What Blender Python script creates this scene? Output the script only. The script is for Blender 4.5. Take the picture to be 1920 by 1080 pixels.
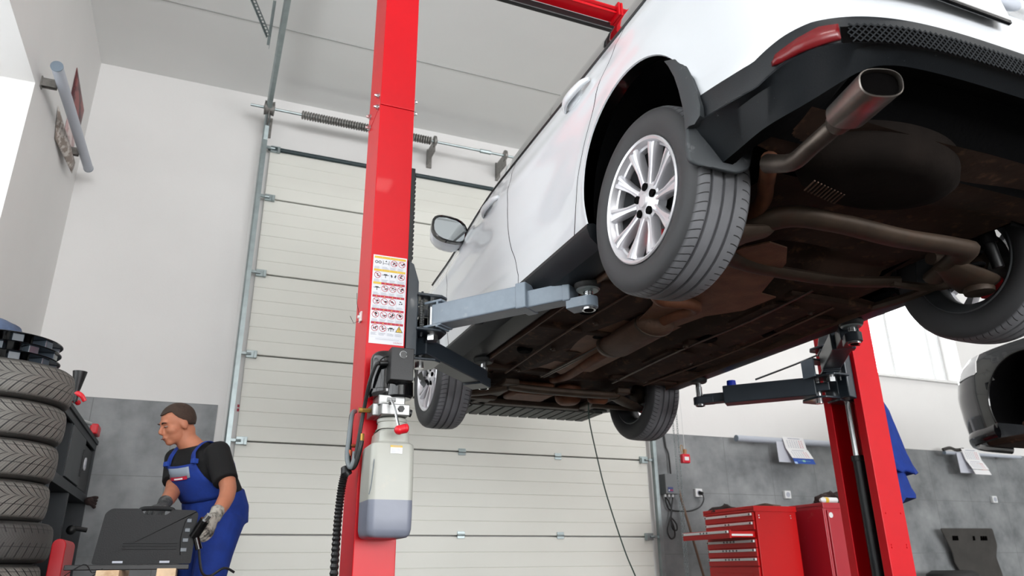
import bpy, bmesh, math, random
from math import pi, sin, cos, radians as rad
from mathutils import Vector, Matrix, Quaternion
random.seed(7)
for o in list(bpy.data.objects): bpy.data.objects.remove(o)
C = bpy.context.scene.collection
H = 0.65                     # camera height; scene coordinates below are measured from the camera's eye, H is added on linking
FZ = -H                      # floor level in those coordinates

# ------------------------------------------------------------------ camera
cam = bpy.data.cameras.new('camera'); camo = bpy.data.objects.new('camera', cam); C.objects.link(camo)
Rr = Vector((0.92600244, -0.37736857, -0.01060388)); Uu = Vector((-0.12401808, -0.33061009, 0.9355835)); Ff = Vector((0.35656555, 0.86503753, 0.35294628))
camo.matrix_world = Matrix(((Rr.x, Uu.x, -Ff.x, 0), (Rr.y, Uu.y, -Ff.y, 0), (Rr.z, Uu.z, -Ff.z, H), (0, 0, 0, 1)))
cam.sensor_width = 36; cam.lens = 1392.04/1920*36; cam.clip_start = .05; cam.clip_end = 100
cam.dof.use_dof = True; cam.dof.focus_distance = 3.0; cam.dof.aperture_fstop = 4.0
bpy.context.scene.camera = camo

# ------------------------------------------------------------------ world, light, exposure
sc = bpy.context.scene
w = bpy.data.worlds.new('world'); sc.world = w; w.use_nodes = True
bg = w.node_tree.nodes['Background']; bg.inputs[0].default_value = (.93, .97, 1, 1); bg.inputs[1].default_value = 1.3
sc.view_settings.view_transform = 'Standard'; sc.view_settings.look = 'None'; sc.view_settings.gamma = 1; sc.view_settings.use_curve_mapping = False
sc.view_settings.exposure = 0.22
def area(name, loc, aim, sx, sy, power, col=(1, 1, 1)):
    l = bpy.data.lights.new(name, 'AREA'); l.shape = 'RECTANGLE'; l.size = sx; l.size_y = sy; l.energy = power; l.color = col
    o = bpy.data.objects.new(name, l); C.objects.link(o); o.location = Vector(loc)+Vector((0, 0, H))
    o.rotation_euler = Vector(aim).to_track_quat('-Z', 'Y').to_euler(); return o
area('daylight_left_window', (-1.95, 1.6, 1.75), (1, 0, -.02), 6.4, 2.4, 75, (.95, .98, 1))
area('daylight_rear_doors', (5.0, -11.9, 1.6), (0, 1, .06), 13, 4.2, 1750, (.98, .985, 1))
area('daylight_right_windows', (8.5, 7.15, 3.0), (0, -1, -.1), 1.6, 1.5, 40, (.95, .98, 1))
FILL_LAMPS = [(.9, -1.2), (.9, -4.5), (4.6, -1.2), (8.6, -1.2), (6.6, 4.9), (10.4, 4.9), (10.4, 1.6), (4.2, 4.0)]  # added fill lamps, kept out of view, to brighten the far wall
for x, y in FILL_LAMPS:
    area('added_ceiling_fill', (x, y, 4.24), (0, 0, -1), 1.5, .3, 12 if x > 6 else 30, (1, .975, .94))

# ------------------------------------------------------------------ helpers
def lerp(a, b, t): return a+(b-a)*t
def interp(x, xs, ys):
    if x <= xs[0]: return ys[0]
    for i in range(len(xs)-1):
        if x <= xs[i+1]: return ys[i]+(ys[i+1]-ys[i])*(x-xs[i])/(xs[i+1]-xs[i])
    return ys[-1]
def sstep(a, b, x):
    t = min(1, max(0, (x-a)/(b-a))); return t*t*(3-2*t)
ORG = {}
class G:
    def __init__(s): s.v = []; s.f = []; s.m = []; s.cur = 0
    def add(s, vs, fs):
        n = len(s.v); s.v += [Vector(v) for v in vs]; s.f += [tuple(i+n for i in f) for f in fs]; s.m += [s.cur]*len(fs); return s
    def box(s, c, d, R=None):
        c = Vector(c); P = []
        for z in (-1, 1):
            for x, y in ((-1, -1), (1, -1), (1, 1), (-1, 1)):
                p = Vector((x*d[0]/2, y*d[1]/2, z*d[2]/2))
                if R is not None: p = R @ p
                P.append(c+p)
        return s.add(P, [(3, 2, 1, 0), (4, 5, 6, 7), (0, 1, 5, 4), (1, 2, 6, 5), (2, 3, 7, 6), (3, 0, 4, 7)])
    def b2(s, lo, hi): return s.box([(a+b)/2 for a, b in zip(lo, hi)], [abs(b-a) for a, b in zip(lo, hi)])
    def loft(s, rings, closed=True, caps=True):
        n = len(rings[0]); k = len(s.v); fs = []
        vs = [p for r in rings for p in r]
        for i in range(len(rings)-1):
            for j in range(n if closed else n-1):
                a, b = i*n+j, i*n+(j+1) % n
                fs.append((a, b, b+n, a+n))
        if caps and closed: fs.append(tuple(range(n))[::-1]); fs.append(tuple((len(rings)-1)*n+j for j in range(n)))
        return s.add(vs, fs)
    def ring(s, c, ax, r, n, up=None, ry=None):
        ax = Vector(ax).normalized(); up = Vector(up) if up is not None else (Vector((0, 0, 1)) if abs(ax.z) < .9 else Vector((1, 0, 0)))
        a = up.cross(ax).normalized(); b = ax.cross(a)
        ry = r if ry is None else ry
        return [Vector(c)+a*r*cos(2*pi*i/n)+b*ry*sin(2*pi*i/n) for i in range(n)]
    def cyl(s, p0, p1, r0, r1=None, n=16, caps=True):
        p0 = Vector(p0); p1 = Vector(p1); r1 = r0 if r1 is None else r1
        return s.loft([s.ring(p0, p1-p0, r0, n), s.ring(p1, p1-p0, r1, n)], True, caps)
    def tube(s, pts, r, n=8, caps=True, smooth=0, up=None, ry=None):
        P = [Vector(p) for p in pts]
        if smooth: P = spline(P, smooth)
        R = [Vector(q) if isinstance(q, tuple) else q for q in r] if isinstance(r, (list, tuple)) else None
        rings = []; nrm = None
        for i, p in enumerate(P):
            t = (P[min(i+1, len(P)-1)]-P[max(i-1, 0)]).normalized()
            if nrm is None: nrm = Vector(up) if up is not None else (Vector((0, 0, 1)) if abs(t.z) < .9 else Vector((1, 0, 0)))
            nrm = (nrm-t*nrm.dot(t)).normalized()
            b = t.cross(nrm)
            if R: q = i*(len(R)-1)/max(1, len(P)-1); a0 = int(q); rr = lerp(R[a0], R[min(a0+1, len(R)-1)], q-a0)
            else: rr = r
            if isinstance(rr, (tuple, Vector)): ra, rb = rr
            else: ra, rb = rr, rr
            rings.append([p+b*ra*cos(2*pi*k/n)+nrm*(ry or rb)*sin(2*pi*k/n) for k in range(n)])
        return s.loft(rings, True, caps)
    def lathe(s, prof, c, ax='Z', n=48, closed=False):
        c = Vector(c); rings = []
        for r, h in prof:
            ring = []
            for i in range(n):
                a = 2*pi*i/n
                if ax == 'X': ring.append(c+Vector((h, r*cos(a), r*sin(a))))
                elif ax == 'Y': ring.append(c+Vector((r*sin(a), h, r*cos(a))))
                else: ring.append(c+Vector((r*cos(a), r*sin(a), h)))
            rings.append(ring)
        if closed: rings.append(rings[0])
        return s.loft(rings, True, not closed)
    def prism(s, poly, o, a, b, h):
        o, a, b, h = Vector(o), Vector(a), Vector(b), Vector(h)
        r0 = [o+a*x+b*y for x, y in poly]; return s.loft([r0, [p+h for p in r0]])
    def grid(s, P, skip=None):
        n = len(P[0]); vs = [p for r in P for p in r]; fs = []
        for i in range(len(P)-1):
            for j in range(n-1):
                if skip and skip(i, j): continue
                fs.append((i*n+j, i*n+j+1, (i+1)*n+j+1, (i+1)*n+j))
        return s.add(vs, fs)
    def sphere(s, c, r, n=12, sc=(1, 1, 1)):
        c = Vector(c); P = []
        for i in range(n//2+1):
            t = pi*i/(n//2)
            P.append([c+Vector((r*sc[0]*sin(t+1e-4)*cos(2*pi*k/n), r*sc[1]*sin(t+1e-4)*sin(2*pi*k/n), r*sc[2]*cos(t))) for k in range(n)])
        return s.loft(P, True, True)
    def xf(s, fn): s.v = [Vector(fn(p)) for p in s.v]; return s
    def build(s, name, mat, parent=None, at=None, smooth=35, bevel=0, seg=2, sub=0, solid=0, label=None, local=False, fix=True):
        """at = object origin in scene coordinates (default: the parent's)"""
        me = bpy.data.meshes.new(name)
        po = ORG.get(parent.name) if parent else None
        org = Vector(at) if at is not None else (po if po is not None else (sum(s.v, Vector())/len(s.v) if parent is None else Vector()))
        vs = s.v if local else [v-org for v in s.v]
        me.from_pydata([tuple(v) for v in vs], [], s.f)
        ms = mat if isinstance(mat, (list, tuple)) else [mat]
        for m in ms: me.materials.append(m)
        me.polygons.foreach_set('material_index', s.m)
        bm = bmesh.new(); bm.from_mesh(me); bmesh.ops.remove_doubles(bm, verts=bm.verts, dist=1e-5)
        if fix: bmesh.ops.recalc_face_normals(bm, faces=bm.faces)
        bm.to_mesh(me); bm.free()
        if smooth:
            me.polygons.foreach_set('use_smooth', [True]*len(me.polygons)); me.set_sharp_from_angle(angle=rad(smooth))
        o = bpy.data.objects.new(name, me); C.objects.link(o)
        if parent: o.parent = parent; o.location = org-po
        else: o.location = org+Vector((0, 0, H))
        ORG[o.name] = org
        if solid: m_ = o.modifiers.new('solid', 'SOLIDIFY'); m_.thickness = solid; m_.offset = 0
        if bevel: m_ = o.modifiers.new('bevel', 'BEVEL'); m_.width = bevel; m_.segments = seg; m_.limit_method = 'ANGLE'; m_.angle_limit = rad(40)
        if sub: m_ = o.modifiers.new('sub', 'SUBSURF'); m_.levels = sub; m_.render_levels = sub
        if label: o['label'] = label
        return o
def spline(P, k):
    out = []
    for i in range(len(P)-1):
        a, b, c, d = P[max(i-1, 0)], P[i], P[i+1], P[min(i+2, len(P)-1)]
        for j in range(k):
            t = j/k; out.append(.5*((2*b)+(c-a)*t+(2*a-5*b+4*c-d)*t*t+(3*b-a-3*c+d)*t**3))
    return out+[P[-1]]
def tag(o, label, cat, group=None):
    o['label'] = label; o['category'] = cat
    if group: o['group'] = group
    return o
def thing(name, label, cat, loc, group=None):
    o = bpy.data.objects.new(name, None); C.objects.link(o); o.empty_display_size = .1
    o.location = Vector(loc)+Vector((0, 0, H)); ORG[o.name] = Vector(loc); return tag(o, label, cat, group)
def struct(g, name, mat, **k): o = g.build(name, mat, **k); o['kind'] = 'structure'; return o
def copy_tree(o, parent=None):
    c = o.copy(); C.objects.link(c)
    if parent: c.parent = parent
    for ch in [x for x in bpy.data.objects if x.parent == o]: copy_tree(ch, c)
    return c

# ------------------------------------------------------------------ materials
class N:
    """tiny node helper"""
    def __init__(s, m): s.t = m.node_tree; s.n = s.t.nodes; s.l = s.t.links
    def put(s, sock, v):
        if isinstance(v, bpy.types.NodeSocket): s.l.new(v, sock)
        else: sock.default_value = v
    def m(s, op, a, b=0, c=0):
        q = s.n.new('ShaderNodeMath'); q.operation = op; s.put(q.inputs[0], a); s.put(q.inputs[1], b); s.put(q.inputs[2], c); return q.outputs[0]
    def mix(s, f, a, b):
        q = s.n.new('ShaderNodeMix'); q.data_type = 'RGBA'; s.put(q.inputs[0], f); s.put(q.inputs[6], a); s.put(q.inputs[7], b); return q.outputs[2]
    def obj(s): return s.n.new('ShaderNodeTexCoord').outputs['Object']
    def xyz(s, v): q = s.n.new('ShaderNodeSeparateXYZ'); s.l.new(v, q.inputs[0]); return q.outputs
    def noise(s, scale, detail=4, vec=None, rough=.55):
        q = s.n.new('ShaderNodeTexNoise'); q.inputs['Scale'].default_value = scale; q.inputs['Detail'].default_value = detail; q.inputs['Roughness'].default_value = rough
        s.l.new(vec if vec is not None else s.obj(), q.inputs['Vector']); return q.outputs['Fac']
    def ramp(s, f, a, b):
        q = s.n.new('ShaderNodeMapRange'); s.put(q.inputs[0], f); q.inputs[1].default_value = a; q.inputs[2].default_value = b; return q.outputs[0]
    def bump(s, h, st, dist=.01):
        q = s.n.new('ShaderNodeBump'); q.inputs['Strength'].default_value = st; q.inputs['Distance'].default_value = dist; s.l.new(h, q.inputs['Height']); return q.outputs[0]
def srgb(c):
    if isinstance(c, str): c = [int(c[i:i+2], 16)/255 for i in (0, 2, 4)]
    return tuple((x/12.92 if x <= .04045 else ((x+.055)/1.055)**2.4) for x in c)+(1,)
def mat(name, col, rough=.5, metal=0, var=0, vs=4, bump=0, bs=30, coat=0, spec=.5, dirt=None, dscale=3, dlo=.5, dhi=.75, **k):
    m = bpy.data.materials.new(name); m.use_nodes = True; n = N(m); p = m.node_tree.nodes['Principled BSDF']
    c = srgb(col); p.inputs['Base Color'].default_value = c; p.inputs['Roughness'].default_value = rough; p.inputs['Metallic'].default_value = metal
    p.inputs['Specular IOR Level'].default_value = spec
    if coat: p.inputs['Coat Weight'].default_value = coat; p.inputs['Coat Roughness'].default_value = .04
    out = c
    if var:
        f = n.noise(vs, 5); a = tuple(x*(1-var) for x in c[:3])+(1,); b = tuple(min(1, x*(1+var)) for x in c[:3])+(1,)
        out = n.mix(n.ramp(f, .3, .7), a, b); n.l.new(out, p.inputs['Base Color'])
    if dirt:
        f = n.ramp(n.noise(dscale, 6, rough=.65), dlo, dhi); out = n.mix(f, out, srgb(dirt)); n.l.new(out, p.inputs['Base Color'])
    if bump: n.l.new(n.bump(n.noise(bs, 4), bump, .004), p.inputs['Normal'])
    for kk, v in k.items(): p.inputs[kk.replace('_', ' ')].default_value = v
    return m
M = {}
M['plaster'] = mat('plaster', 'E2E1DF', .9, var=.02, vs=1.5, bump=.15, bs=60)
M['ceiling'] = mat('ceiling_panel', 'EDEEEC', .8, var=.02, vs=1)
M['floor'] = mat('floor_concrete', '464442', .6, var=.1, vs=3)
M['door'] = mat('door_panel_paint', 'DCDCD4', .55, var=.015, vs=2)
M['white_trim'] = mat('white_trim', 'E6E6E4', .5)
M['galv'] = mat('galvanised_steel', '9AA5A6', .38, metal=.75, var=.12, vs=12)
M['galv_dark'] = mat('dull_spring_steel', '8A8884', .5, metal=.6, var=.25, vs=25)
M['seal'] = mat('rubber_seal', '1E3236', .5)
M['red'] = mat('lift_red_paint', 'CC0618', .38, coat=.06, spec=.28, var=.03, vs=5, bump=.06, bs=25)
M['chest_red'] = mat('chest_red_paint', 'BC0408', .38, coat=.05, spec=.25)
M['chest_dull'] = mat('chest_worn_red_paint', 'A81E2C', .3, dirt='C98B7A', dscale=2, dlo=.6, dhi=.85)
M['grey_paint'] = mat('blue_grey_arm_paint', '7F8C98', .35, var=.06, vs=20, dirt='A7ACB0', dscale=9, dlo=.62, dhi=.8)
M['arm_dark'] = mat('dark_arm_paint', '181D21', .38, var=.1, vs=12)
M['arm_mid'] = mat('dark_and_shaded_arm_paint', '2A3138', .38, spec=.4, var=.08, vs=12)  # dark arm tone; also carries the right rear arm's painted-in shade
M['blue_plastic'] = mat('blue_plastic', '1038C8', .4)
M['black_p'] = mat('black_plastic', '0D0E10', .45, bump=.1, bs=200)
M['black_g'] = mat('glossy_black_enamel', '0A0B0D', .12, coat=.5)
M['steel'] = mat('bright_steel', 'C9CBCC', .22, metal=.95)
M['steel_w'] = mat('worn_steel', '8E8F8E', .35, metal=.9, var=.2, vs=30)
M['brass'] = mat('brass', 'B28A46', .35, metal=.85)
M['rubber'] = mat('black_rubber', '1B1C1D', .6, var=.15, vs=10)
M['hose'] = mat('hose_rubber', '121314', .42)
M['hose_grey'] = mat('grey_hose', '6C7478', .4)
M['car_white'] = mat('white_car_paint', 'E4E8EC', .22, coat=1.0)
M['clad'] = mat('black_bumper_plastic', '15191D', .45, spec=.35, bump=.12, bs=250, dirt='55585A', dscale=60, dlo=.68, dhi=.74)
M['clad_flap'] = mat('mudflap_rubber', '3B3F42', .5, spec=.4, dirt='77797A', dscale=30, dlo=.6, dhi=.85)
M['glass_dark'] = mat('tinted_car_glass', '0E1113', .05, coat=.3, spec=.8)
M['brown'] = mat('road_dirt_underside', '3A2A21', .8, spec=.25, var=.35, vs=5, bump=.6, bs=22, dirt='6A4D3B', dscale=16, dlo=.55, dhi=.75)
M['silencer'] = mat('dirty_silencer', '15100D', .9, spec=.1, var=.3, vs=6, bump=.5, bs=30)
M['shield'] = mat('dirty_brown_heat_shield', '7A5A46', .6, metal=.3, var=.25, vs=9, bump=.6, bs=120)
M['brown2'] = mat('dirty_heat_shield', '5A4335', .6, metal=.3, var=.25, vs=9, bump=.5, bs=60)
M['black_u'] = mat('arch_and_shade_black', '050506', .9, spec=.1, bump=.4, bs=40)
M['iron'] = mat('rusty_suspension_iron', '43362B', .6, metal=.3, var=.3, vs=10, dirt='4A2F20', dscale=7, dlo=.55, dhi=.75)
M['rust'] = mat('rusty_pipe', '6A4029', .65, metal=.3, var=.3, vs=14)
M['rim'] = mat('silver_alloy', 'E4E4E8', .3, metal=.55)
M['rim_in'] = mat('dull_rim_barrel', '55585B', .5, metal=.6, var=.2, vs=8)
M['redlens'] = mat('red_reflector', '6E050E', .3, coat=.2)
M['lamp_red'] = mat('red_tail_lamp', 'B3182C', .1, coat=1)
M['pipe'] = mat('stained_tailpipe', '5E554E', .4, metal=.8, var=.3, vs=15)
M['chrome'] = mat('brushed_chrome', '9A938D', .33, metal=1, var=.08, vs=40)
M['mesh'] = mat('dark_grille_mesh', '26292C', .6, spec=.2)
M['soot_black'] = mat('soot_black', '040303', .95, spec=.05)
M['reservoir'] = mat('translucent_tank_plastic', 'ABACA4', .38, dirt='B9B3A4', dscale=7, dlo=.62, dhi=.8)
M['oil'] = mat('oil_seen_through_plastic', '777C8A', .36, var=.05, vs=8)
M['paper'] = mat('white_paper', 'E9E9EA', .7)
M['sticker'] = mat('sticker_white', 'DCDDE2', .35)
M['sticker_grey'] = mat('sticker_grey_print', 'A9ADB8', .4)
M['yellow'] = mat('warning_yellow', 'D9B33B', .5)
M['print_red'] = mat('print_red', 'B5203A', .5)
M['print_black'] = mat('print_black', '1A1A22', .5)
M['wood'] = mat('raw_timber', 'D9BE9C', .7, var=.12, vs=18, dirt='A98058', dscale=10)
M['blue'] = mat('royal_blue_cloth', '0D3184', .85, var=.15, vs=14, bump=.3, bs=80)
M['blue_d'] = mat('navy_strap', '1B3F96', .8)
M['tee'] = mat('black_tshirt', '060607', .9, bump=.3, bs=40)
M['skin'] = mat('skin', 'B4765A', .55, var=.08, vs=20, spec=.35)
M['hair'] = mat('short_brown_hair', '3A2A20', .8, bump=.8, bs=200, var=.2, vs=60)
M['glove'] = mat('grey_work_glove', 'A9A69C', .9, dirt='3A3733', dscale=22, dlo=.45, dhi=.6)
M['glove_d'] = mat('dark_work_glove', '3A3C3D', .9, dirt='6F6F6C', dscale=25)
M['case'] = mat('blow_moulded_case', '0B0D0F', .55, spec=.35, bump=.2, bs=160)
M['cab'] = mat('dark_grey_cabinet_paint', '2E3235', .5, spec=.3, var=.1, vs=6)
M['cab_l'] = mat('mid_grey_cabinet_door', '474A4C', .5, spec=.3, var=.1, vs=6)
M['redplastic'] = mat('red_plastic', 'D01424', .35)
M['tube_grey'] = mat('grey_tube', 'B6BCC6', .45)
M['tube_cap'] = mat('grey_tube_cap', '6E7C88', .45)
M['red_pull'] = mat('red_switch', 'D01830', .35)
M['plate'] = mat('dirty_underbody_cover', '3C3A37', .75, var=.25, vs=5, bump=.4, bs=40)
M['rag'] = mat('dark_oily_rag', '2A1D1B', .95, var=.4, vs=12, bump=.5, bs=40)
M['darkcar'] = mat('dark_grey_car_paint', '23262A', .18, coat=1, metal=.3)
M['clear'] = mat('clear_lamp_lens', 'D8DDE0', .08, coat=1, metal=.2)
M['glass'] = mat('window_glass', 'FFFFFF', .02, Transmission_Weight=1.0, IOR=1.05)
M['frame'] = mat('white_window_frame', 'DCDEDE', .4)
M['brown_stick'] = mat('brown_stick', '6B5444', .7)

def tile_mat():
    m = mat('grey_stone_tile', '8C8E8F', .5); n = N(m); p = m.node_tree.nodes['Principled BSDF']
    co = n.xyz(n.obj()); cloud = n.ramp(n.noise(2.2, 6, rough=.6), .3, .72); fine = n.ramp(n.noise(9, 5), .35, .7)
    base = n.mix(cloud, srgb('54585B'), srgb('9A9D9E')); base = n.mix(n.m('MULTIPLY', fine, .3), base, srgb('8B8E90'))
    fx = n.m('FRACT', n.m('DIVIDE', n.m('ADD', co[0], .76-.0), .61)); fz = n.m('FRACT', n.m('DIVIDE', co[2], .6))
    g = n.m('MAXIMUM', n.m('LESS_THAN', fx, .009), n.m('GREATER_THAN', n.m('SUBTRACT', fz, 0), .992))
    col = n.mix(g, base, srgb('6A6C6D')); n.l.new(col, p.inputs['Base Color'])
    return m
M['tile'] = tile_mat()
def tread_mat(name, ax, N_, curve, col, sipe, w, r0, half, v=0):
    """tyre with moulded sipes across the tread; ax = axle axis in object space"""
    m = mat(name, col, .62); n = N(m); p = m.node_tree.nodes['Principled BSDF']
    c = n.xyz(n.obj())
    A = {'X': (c[1], c[2], c[0]), 'Z': (c[0], c[1], c[2])}[ax]
    ang = n.m('DIVIDE', n.m('ARCTAN2', A[1], A[0]), 2*pi)
    r = n.m('SQRT', n.m('ADD', n.m('MULTIPLY', A[0], A[0]), n.m('MULTIPLY', A[1], A[1])))
    lat = n.m('DIVIDE', n.m('SUBTRACT', A[2], half), half); al = n.m('ABSOLUTE', lat)
    if v: ph = n.m('MULTIPLY', n.m('POWER', al, .55), curve)
    else: ph = n.m('MULTIPLY', n.m('SINE', n.m('MULTIPLY', al, 3.0)), curve)
    f = n.m('FRACT', n.m('ADD', n.m('MULTIPLY', ang, N_), ph))
    band = n.m('GREATER_THAN', al, sipe); line = n.m('LESS_THAN', f, w)
    trd = n.ramp(r, r0-.006, r0)
    k = n.m('MULTIPLY', n.m('MULTIPLY', band, line), trd)
    if v:
        f2 = n.m('FRACT', n.m('ADD', n.m('MULTIPLY', ang, N_*3), n.m('MULTIPLY', ph, 3)))
        k = n.m('MAXIMUM', k, n.m('MULTIPLY', n.m('MULTIPLY', n.m('LESS_THAN', f2, .22), trd), .35))
        k = n.m('MAXIMUM', k, n.m('MULTIPLY', n.m('LESS_THAN', n.m('ABSOLUTE', n.m('SUBTRACT', al, .36)), .02), n.m('MULTIPLY', trd, .6)))
    dust = n.mix(n.ramp(n.noise(6, 5), .35, .7), srgb(col), tuple(x*1.35 for x in srgb(col)[:3])+(1,))
    side = n.mix(n.m('MULTIPLY', trd, 1), tuple(x*.30 for x in srgb(col)[:3])+(1,), dust)
    n.l.new(n.mix(k, side, (.012, .012, .012, 1)), p.inputs['Base Color'])
    n.l.new(n.bump(n.m('SUBTRACT', 1, k), 1, .006), p.inputs['Normal'])
    return m
M['tyre'] = tread_mat('road_tyre_rubber', 'X', 72, 1.0, '66676A', .52, .13, .327, .1175)
M['winter'] = tread_mat('winter_tyre_rubber', 'Z', 46, 2.6, '65635E', .0, .17, .31, .105, v=1)
M['winter_d'] = tread_mat('darker_winter_tyre_rubber', 'Z', 50, 1.2, '3E3D3B', .2, .16, .31, .105, v=1)

# ================================================================== THE ROOM
WY = 6.70; WX = -1.33; CZ = 4.42; RX = 13.0; BY = -12.0
struct(G().b2((WX-.5, BY-.3, FZ-.2), (RX+.3, WY+.4, FZ)), 'floor', M['floor'], smooth=0)
g = G(); g.b2((WX-.5, BY-.3, CZ), (RX+.3, WY+.4, CZ+.15)); struct(g, 'ceiling', M['ceiling'], smooth=0)
g = G()
y = 5.6
while y > BY: g.b2((WX, y-.006, CZ-.004), (RX, y+.006, CZ+.002)); y -= 1.1
struct(g, 'trim_1', mat('ceiling_joint_filler', 'AFB0AE', .8), smooth=0)
# far wall with the window opening on the right
wx0, wx1, wz0, wz1 = 7.35, 9.27, 2.24, 3.75
g = G(); T = .35
g.b2((WX-.4, WY, FZ), (wx0, WY+T, CZ)); g.b2((wx1, WY, FZ), (RX, WY+T, CZ)); g.b2((wx0, WY, FZ), (wx1, WY+T, wz0)); g.b2((wx0, WY, wz1), (wx1, WY+T, CZ))
struct(g, 'wall_far', M['plaster'], smooth=0)
g = G(); g.b2((wx0-.03, WY-.05, wz0-.035), (wx1+.03, WY+.1, wz0)); struct(g, 'trim_2', M['white_trim'], smooth=0, bevel=.004)
def window(name, lo, hi, axis, d, mull, trans=()):
    a0, z0 = lo; a1, z1 = hi; g = G(); t = .05
    def bb(p, q, zz0, zz1, dd=.06):
        if axis == 'X': g.b2((p, d, zz0), (q, d+dd, zz1))
        else: g.b2((d-dd, p, zz0), (d, q, zz1))
    bb(a0, a1, z0, z0+t); bb(a0, a1, z1-t, z1); bb(a0, a0+t, z0, z1); bb(a1-t, a1, z0, z1)
    for x in mull: bb(x-.03, x+.03, z0, z1)
    for z in trans: bb(a0, a1, z-.025, z+.025)
    o = struct(g, name, M['frame'], smooth=0, bevel=.004)
    p = G()
    if axis == 'X': p.b2((a0+t, d+.025, z0+t), (a1-t, d+.031, z1-t))
    else: p.b2((d-.031, a0+t, z0+t), (d-.025, a1-t, z1-t))
    p.build('window_glass', M['glass'], o, smooth=0)
window('window_2', (wx0, wz0), (wx1, wz1), 'X', WY+.24, (8.32, 9.05))
# left wall with a deep window recess near the camera
ly0, ly1, lz0, lz1 = -1.8, 4.96, .55, 3.02
g = G()
g.b2((WX-.5, BY, FZ), (WX, ly0, CZ)); g.b2((WX-.5, ly1, FZ), (WX, WY, CZ)); g.b2((WX-.5, ly0, FZ), (WX, ly1, lz0)); g.b2((WX-.5, ly0, lz1), (WX, ly1, CZ))
struct(g, 'wall_left', M['plaster'], smooth=0)
window('window_1', (ly0, lz0), (ly1, lz1), 'Y', WX-.4, (-.4, 1.0, 2.4, 3.7), (1.9,))
g = G(); g.b2((RX, BY, FZ), (RX+.3, WY, CZ)); struct(g, 'wall_right', M['plaster'], smooth=0)
g = G(); g.b2((WX-.5, BY-.3, 2.95), (RX, BY, CZ)); g.b2((WX-.5, BY-.3, FZ), (-1.1, BY, 2.95)); g.b2((10.2, BY-.3, FZ), (RX, BY, 2.95)); g.b2((4.3, BY-.3, FZ), (4.7, BY, 2.95))
struct(g, 'wall_back', M['plaster'], smooth=0)
# tile cladding on the far wall, left and right of the sectional door
DX0, DX1 = .23, 4.19
for n_, (a, b) in (('trim_3', (WX, .06)), ('trim_4', (4.27, RX))):
    g = G(); g.b2((a, WY-.012, FZ), (b, WY, 1.315)); struct(g, n_, M['tile'], smooth=0, at=(-.725+.61*8-.61*8, WY, 1.315-.6*3-.0))
# sectional door
seams = [FZ, .272, 1.012, 1.755, 2.51, 3.27, 3.79]
door = bpy.data.objects.new('door_1', None); C.objects.link(door); door.location = ((DX0+DX1)/2, WY-.08, 0); ORG[door.name] = Vector(((DX0+DX1)/2, WY-.08, FZ)); door['kind'] = 'structure'
for i in range(6):
    z0, z1 = seams[i]+.006, seams[i+1]-.006
    prof = []                                    # vertical section with rolled ribs
    nr = max(1, round((z1-z0)/.123)); 
    for k in range(nr):
        a = lerp(z0, z1, k/nr); b = lerp(z0, z1, (k+1)/nr)
        prof += [(0, a+.004), (0, b-.006), (.005, b-.003), (.005, b)] if k < nr-1 else [(0, a+.004), (0, b-.008), (.006, b)]
    prof = [(.006, z0)]+prof
    g = G(); F = WY-.085
    r0 = [Vector((DX0, F+d, z)) for d, z in prof]+[Vector((DX0, F+.04, z1)), Vector((DX0, F+.04, z0))]
    g.loft([r0, [v+Vector((DX1-DX0, 0, 0)) for v in r0]]); g.build('door_panel', M['door'], door, smooth=0)
g = G(); g.b2((DX0-.11, WY-.03, FZ), (DX0+.02, WY-.004, 3.85)); g.b2((DX1-.02, WY-.03, FZ), (DX1+.09, WY-.004, 3.85)); g.build('jamb_lining', M['white_trim'], door, smooth=0)
g = G(); g.tube([(DX0-.02, WY-.09, 3.80), (DX0+.03, WY-.10, 3.795), (DX1, WY-.10, 3.795)], .022, 8); g.build('top_seal', M['seal'], door)
for side, xx in ((-1, DX0), (1, DX1)):
    xo = xx+side*.065
    path = [(xo, WY-.13, FZ), (xo, WY-.13, 3.85), (xo, WY-.16, 4.0), (xo, WY-.26, 4.10), (xo, WY-.42, 4.15), (xo, 3.2, 4.2)]
    P = [Vector(p) for p in path]
    g = G(); rings = []                         # C-shaped rolled track
    for i, p in enumerate(P):
        t = (P[min(i+1, len(P)-1)]-P[max(i-1, 0)]).normalized(); nx = Vector((1, 0, 0)); ny = t.cross(nx).normalized()
        sec = [(-.025, -.03), (.012, -.03), (.025, -.012), (.025, .03), (.019, .03), (.019, -.008), (.009, -.024), (-.019, -.024), (-.019, .02), (-.025, .02)]
        rings.append([p+nx*a*side+ny*b for a, b in sec])
    g.loft(rings); g.build('track', M['galv'], door, smooth=0)
    for z in seams[1:]:
        g = G(); g.b2((xx-.0 if side < 0 else xx-.09, WY-.11, z-.03), (xx+.09 if side < 0 else xx, WY-.088, z+.035)); g.b2((min(xo, xx), WY-.135, z-.012), (max(xo, xx), WY-.11, z+.012)); g.cyl((xo, WY-.12, z), (xx-side*.04, WY-.12, z), .011, n=10); g.b2((xx-side*.075-.012, WY-.135, z-.035), (xx-side*.075+.012, WY-.1, z+.02))
        g.build('roller_bracket', M['galv'], door, smooth=20, bevel=.002)
for z in (1.01, .281, 1.755, 2.51):
    for x in (1.2, 2.207, 3.187):
        g = G(); g.b2((x-.035, WY-.093, z-.03), (x+.035, WY-.085, z+.03)); g.cyl((x-.035, WY-.097, z), (x+.035, WY-.097, z), .009, n=8)
        g.build('hinge', M['galv'], door, smooth=20, bevel=.0015)
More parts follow.
